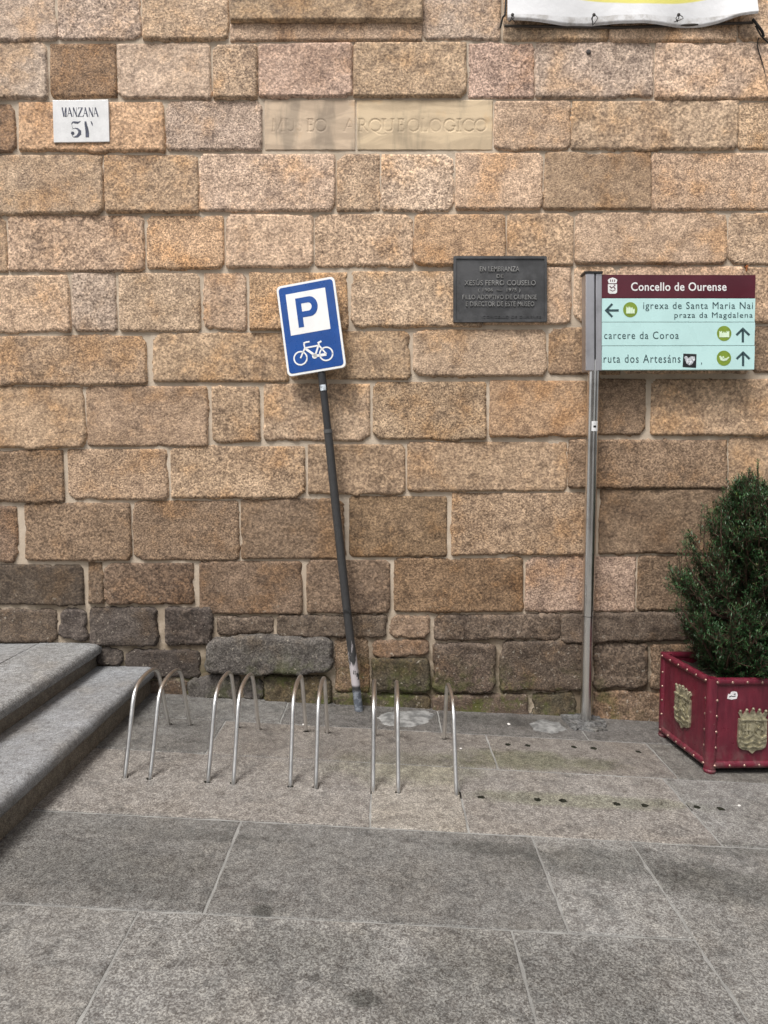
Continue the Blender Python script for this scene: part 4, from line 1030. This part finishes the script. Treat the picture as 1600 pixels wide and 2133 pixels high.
mb = MB(); mb.ribbon([(.105, .435), (.118, .441), (.128, .437), (.142, .440)], .004, .001, .003, lambda a, b, d: pf(a, -d, b)); mb.ribbon([(.132, .449), (.142, .452)], .005, .001, .003, lambda a, b, d: pf(a, -d, b)); mb.build('sticker_print', bpy.data.materials['sticker_black'], k)
nS = 14
V = [pf(.02+(PW-.04)*i/(nS-1), .02+(D-.04)*j/(nS-1), PH-.055 + .012*math.sin(i*2.1+j*1.3)*math.cos(j*1.7)) for j in range(nS) for i in range(nS)]
npmesh('soil', [tuple(v) for v in V], gridq(nS, nS), simple('dark_soil', (.045, .032, .022), .95, 0, .4, 40, .9, 60), PL)

# ---------------------------------------------------------------- yew bush in the planter
BC = pf(PW/2, D/2, PH-.05)
BU = thing('yew_bush', 'dense dark green yew bush growing out of the maroon planter', 'bush', BC)
M_BARK = simple('yew_bark', (.075, .042, .028), .9, 0, .3, 30, .6, 60)
def mk_leaf():
    m, n = newmat('yew_needles'); t = NT(n)
    at = t.node('ShaderNodeAttribute'); at.attribute_name = 'tone'
    c = t.ramp(at.outputs['Fac'], [(0, (.014, .036, .014)), (.5, (.026, .072, .024)), (.85, (.050, .125, .040)), (1, (.12, .15, .035))])
    b = t.out(c, .45, 0, None, .4); return m
M_LEAF = mk_leaf()
rg = random.Random(11)
mb = MB(); segs = []
def crown_r(h):       # half width of the crown at height h above the soil
    pts = [(0, .13), (.12, .24), (.28, .37), (.45, .385), (.6, .35), (.78, .32), (.95, .27), (1.08, .18), (1.22, .05)]
    return float(np.interp(h, [p[0] for p in pts], [p[1] for p in pts]))
CO = lambda h: Vector((.085 + .15*h, 0, 0))
mb.tube(smoothpath([BC+Vector((0, 0, -.03)), BC+Vector((.05, .01, .25)), BC+Vector((.10, 0, .55)), BC+Vector((.18, 0, .95))]), [.028]*4+[.022]*3+[.012]*3, 8)
NV = []; NQ = []; TN = []
def needle(p, d, up, L, wd, tone):
    s = d.cross(up)
    if s.length < 1e-4: s = d.orthogonal()
    s.normalize(); b = len(NV); s = s*wd/2
    NV.extend([p - s*.5, p + s*.5, p + d*L*.55 + s, p + d*L*.55 - s, p + d*L + s*.15, p + d*L - s*.15])
    NQ.append((b, b+1, b+2, b+3)); NQ.append((b+3, b+2, b+4, b+5)); TN.extend([tone]*2)
def twig(p, d, L, dens=150, inner=False):
    n = max(6, int(L*dens)); pts = []
    dd = d.copy(); c = p.copy(); tone0 = rg.gauss(.42, .16)
    for i in range(n):
        c = c + dd*(L/n); dd = (dd + Vector((rg.uniform(-.05, .05), rg.uniform(-.05, .05), .025))).normalized(); pts.append(c.copy())
        a = rg.uniform(0, 6.283); u = dd.orthogonal().normalized(); v = dd.cross(u); o = u*math.cos(a)+v*math.sin(a)
        nd = (o*.85 + dd*.62 + Vector((0, 0, .12))).normalized()
        t_ = i/n
        needle(c, nd, Vector((rg.uniform(-.4, .4), rg.uniform(-.4, .4), 1)), rg.uniform(.017, .028)*(1.1-.35*t_), rg.uniform(.0038, .0052), min(1, max(0, tone0 + rg.uniform(-.15, .15) + .25*t_**3)))
    mb.tube([p, pts[len(pts)//2], pts[-1]], [.0022, .0016, .0007], 4, False)
for k in range(430):
    h = rg.uniform(.0, 1.1)**.95 if k % 7 else rg.uniform(.75, 1.12); a = rg.uniform(0, 6.283)
    clump = 1 + .20*math.sin(a*3+h*9) + .10*math.sin(a*5-h*14)
    rr = crown_r(h)*clump*rg.uniform(.78, 1.05)
    c0 = BC + CO(h)*h + Vector((0, 0, max(.06, h*.8-.10))) + Vector((math.cos(a), math.sin(a), 0))*.03
    c1 = BC + CO(h) + Vector((math.cos(a)*rr, math.sin(a)*rr, h))
    if c1.y > YW-.06: c1.y = YW-.06 - rg.uniform(0, .05)
    mid = (c0+c1)/2 + Vector((0, 0, -.05))
    P = smoothpath([c0, mid, c1], 5)
    if k % 9 == 0: continue
    mb.tube(P, [.008*(1-i/len(P))+.0022 for i in range(len(P))], 5, False)
    n = len(P)
    for i in range(3, n):
        d0_ = (P[min(i+1, n-1)]-P[i-1]).normalized()
        for q in range(4 if i > 5 else 2):
            o = Vector((rg.gauss(0, 1), rg.gauss(0, 1), rg.gauss(.35, .8))).normalized()
            d = (d0_*.75 + o*.8).normalized()
            pos = P[i] + Vector((rg.gauss(0, .012), rg.gauss(0, .012), rg.gauss(0, .012)))
            if pos.y < YW-.05: twig(pos, d, rg.uniform(.04, .09), 210)
    twig(P[-1], ((P[-1]-P[-3]).normalized()+Vector((0, 0, .45))).normalized(), rg.uniform(.05, .10), 230)
# upright leading shoots that break the outline
for hx, hy, hz, L in [(.06, -.05, .98, .22), (-.17, -.05, .78, .22), (-.29, -.02, .58, .15), (.12, -.05, 1.05, .2), (.25, 0, 1.1, .2), (-.24, .02, .68, .15), (-.10, -.1, .85, .16), (.32, .05, .95, .2), (-.31, -.1, .42, .1)]:
    p = BC + Vector((hx, hy, hz))
    for _ in range(2): twig(p + Vector((rg.gauss(0, .012), rg.gauss(0, .012), 0)), Vector((rg.uniform(-.12, .08), 0, 1)).normalized(), L, 170)
    mb.tube([BC+Vector((hx*.3, hy*.3, hz-.25)), BC+Vector((hx*.8, hy*.8, hz-.1)), p, p+Vector((0, 0, L*.9))], [.006, .004, .003, .001], 5, False)
mb.build('trunk', M_BARK, BU, True)
cr = npmesh('crown', [tuple(v) for v in NV], NQ, M_LEAF, BU, False)
at = cr.data.attributes.new('tone', 'FLOAT', 'FACE'); at.data.foreach_set('value', np.array(TN, dtype=np.float32))
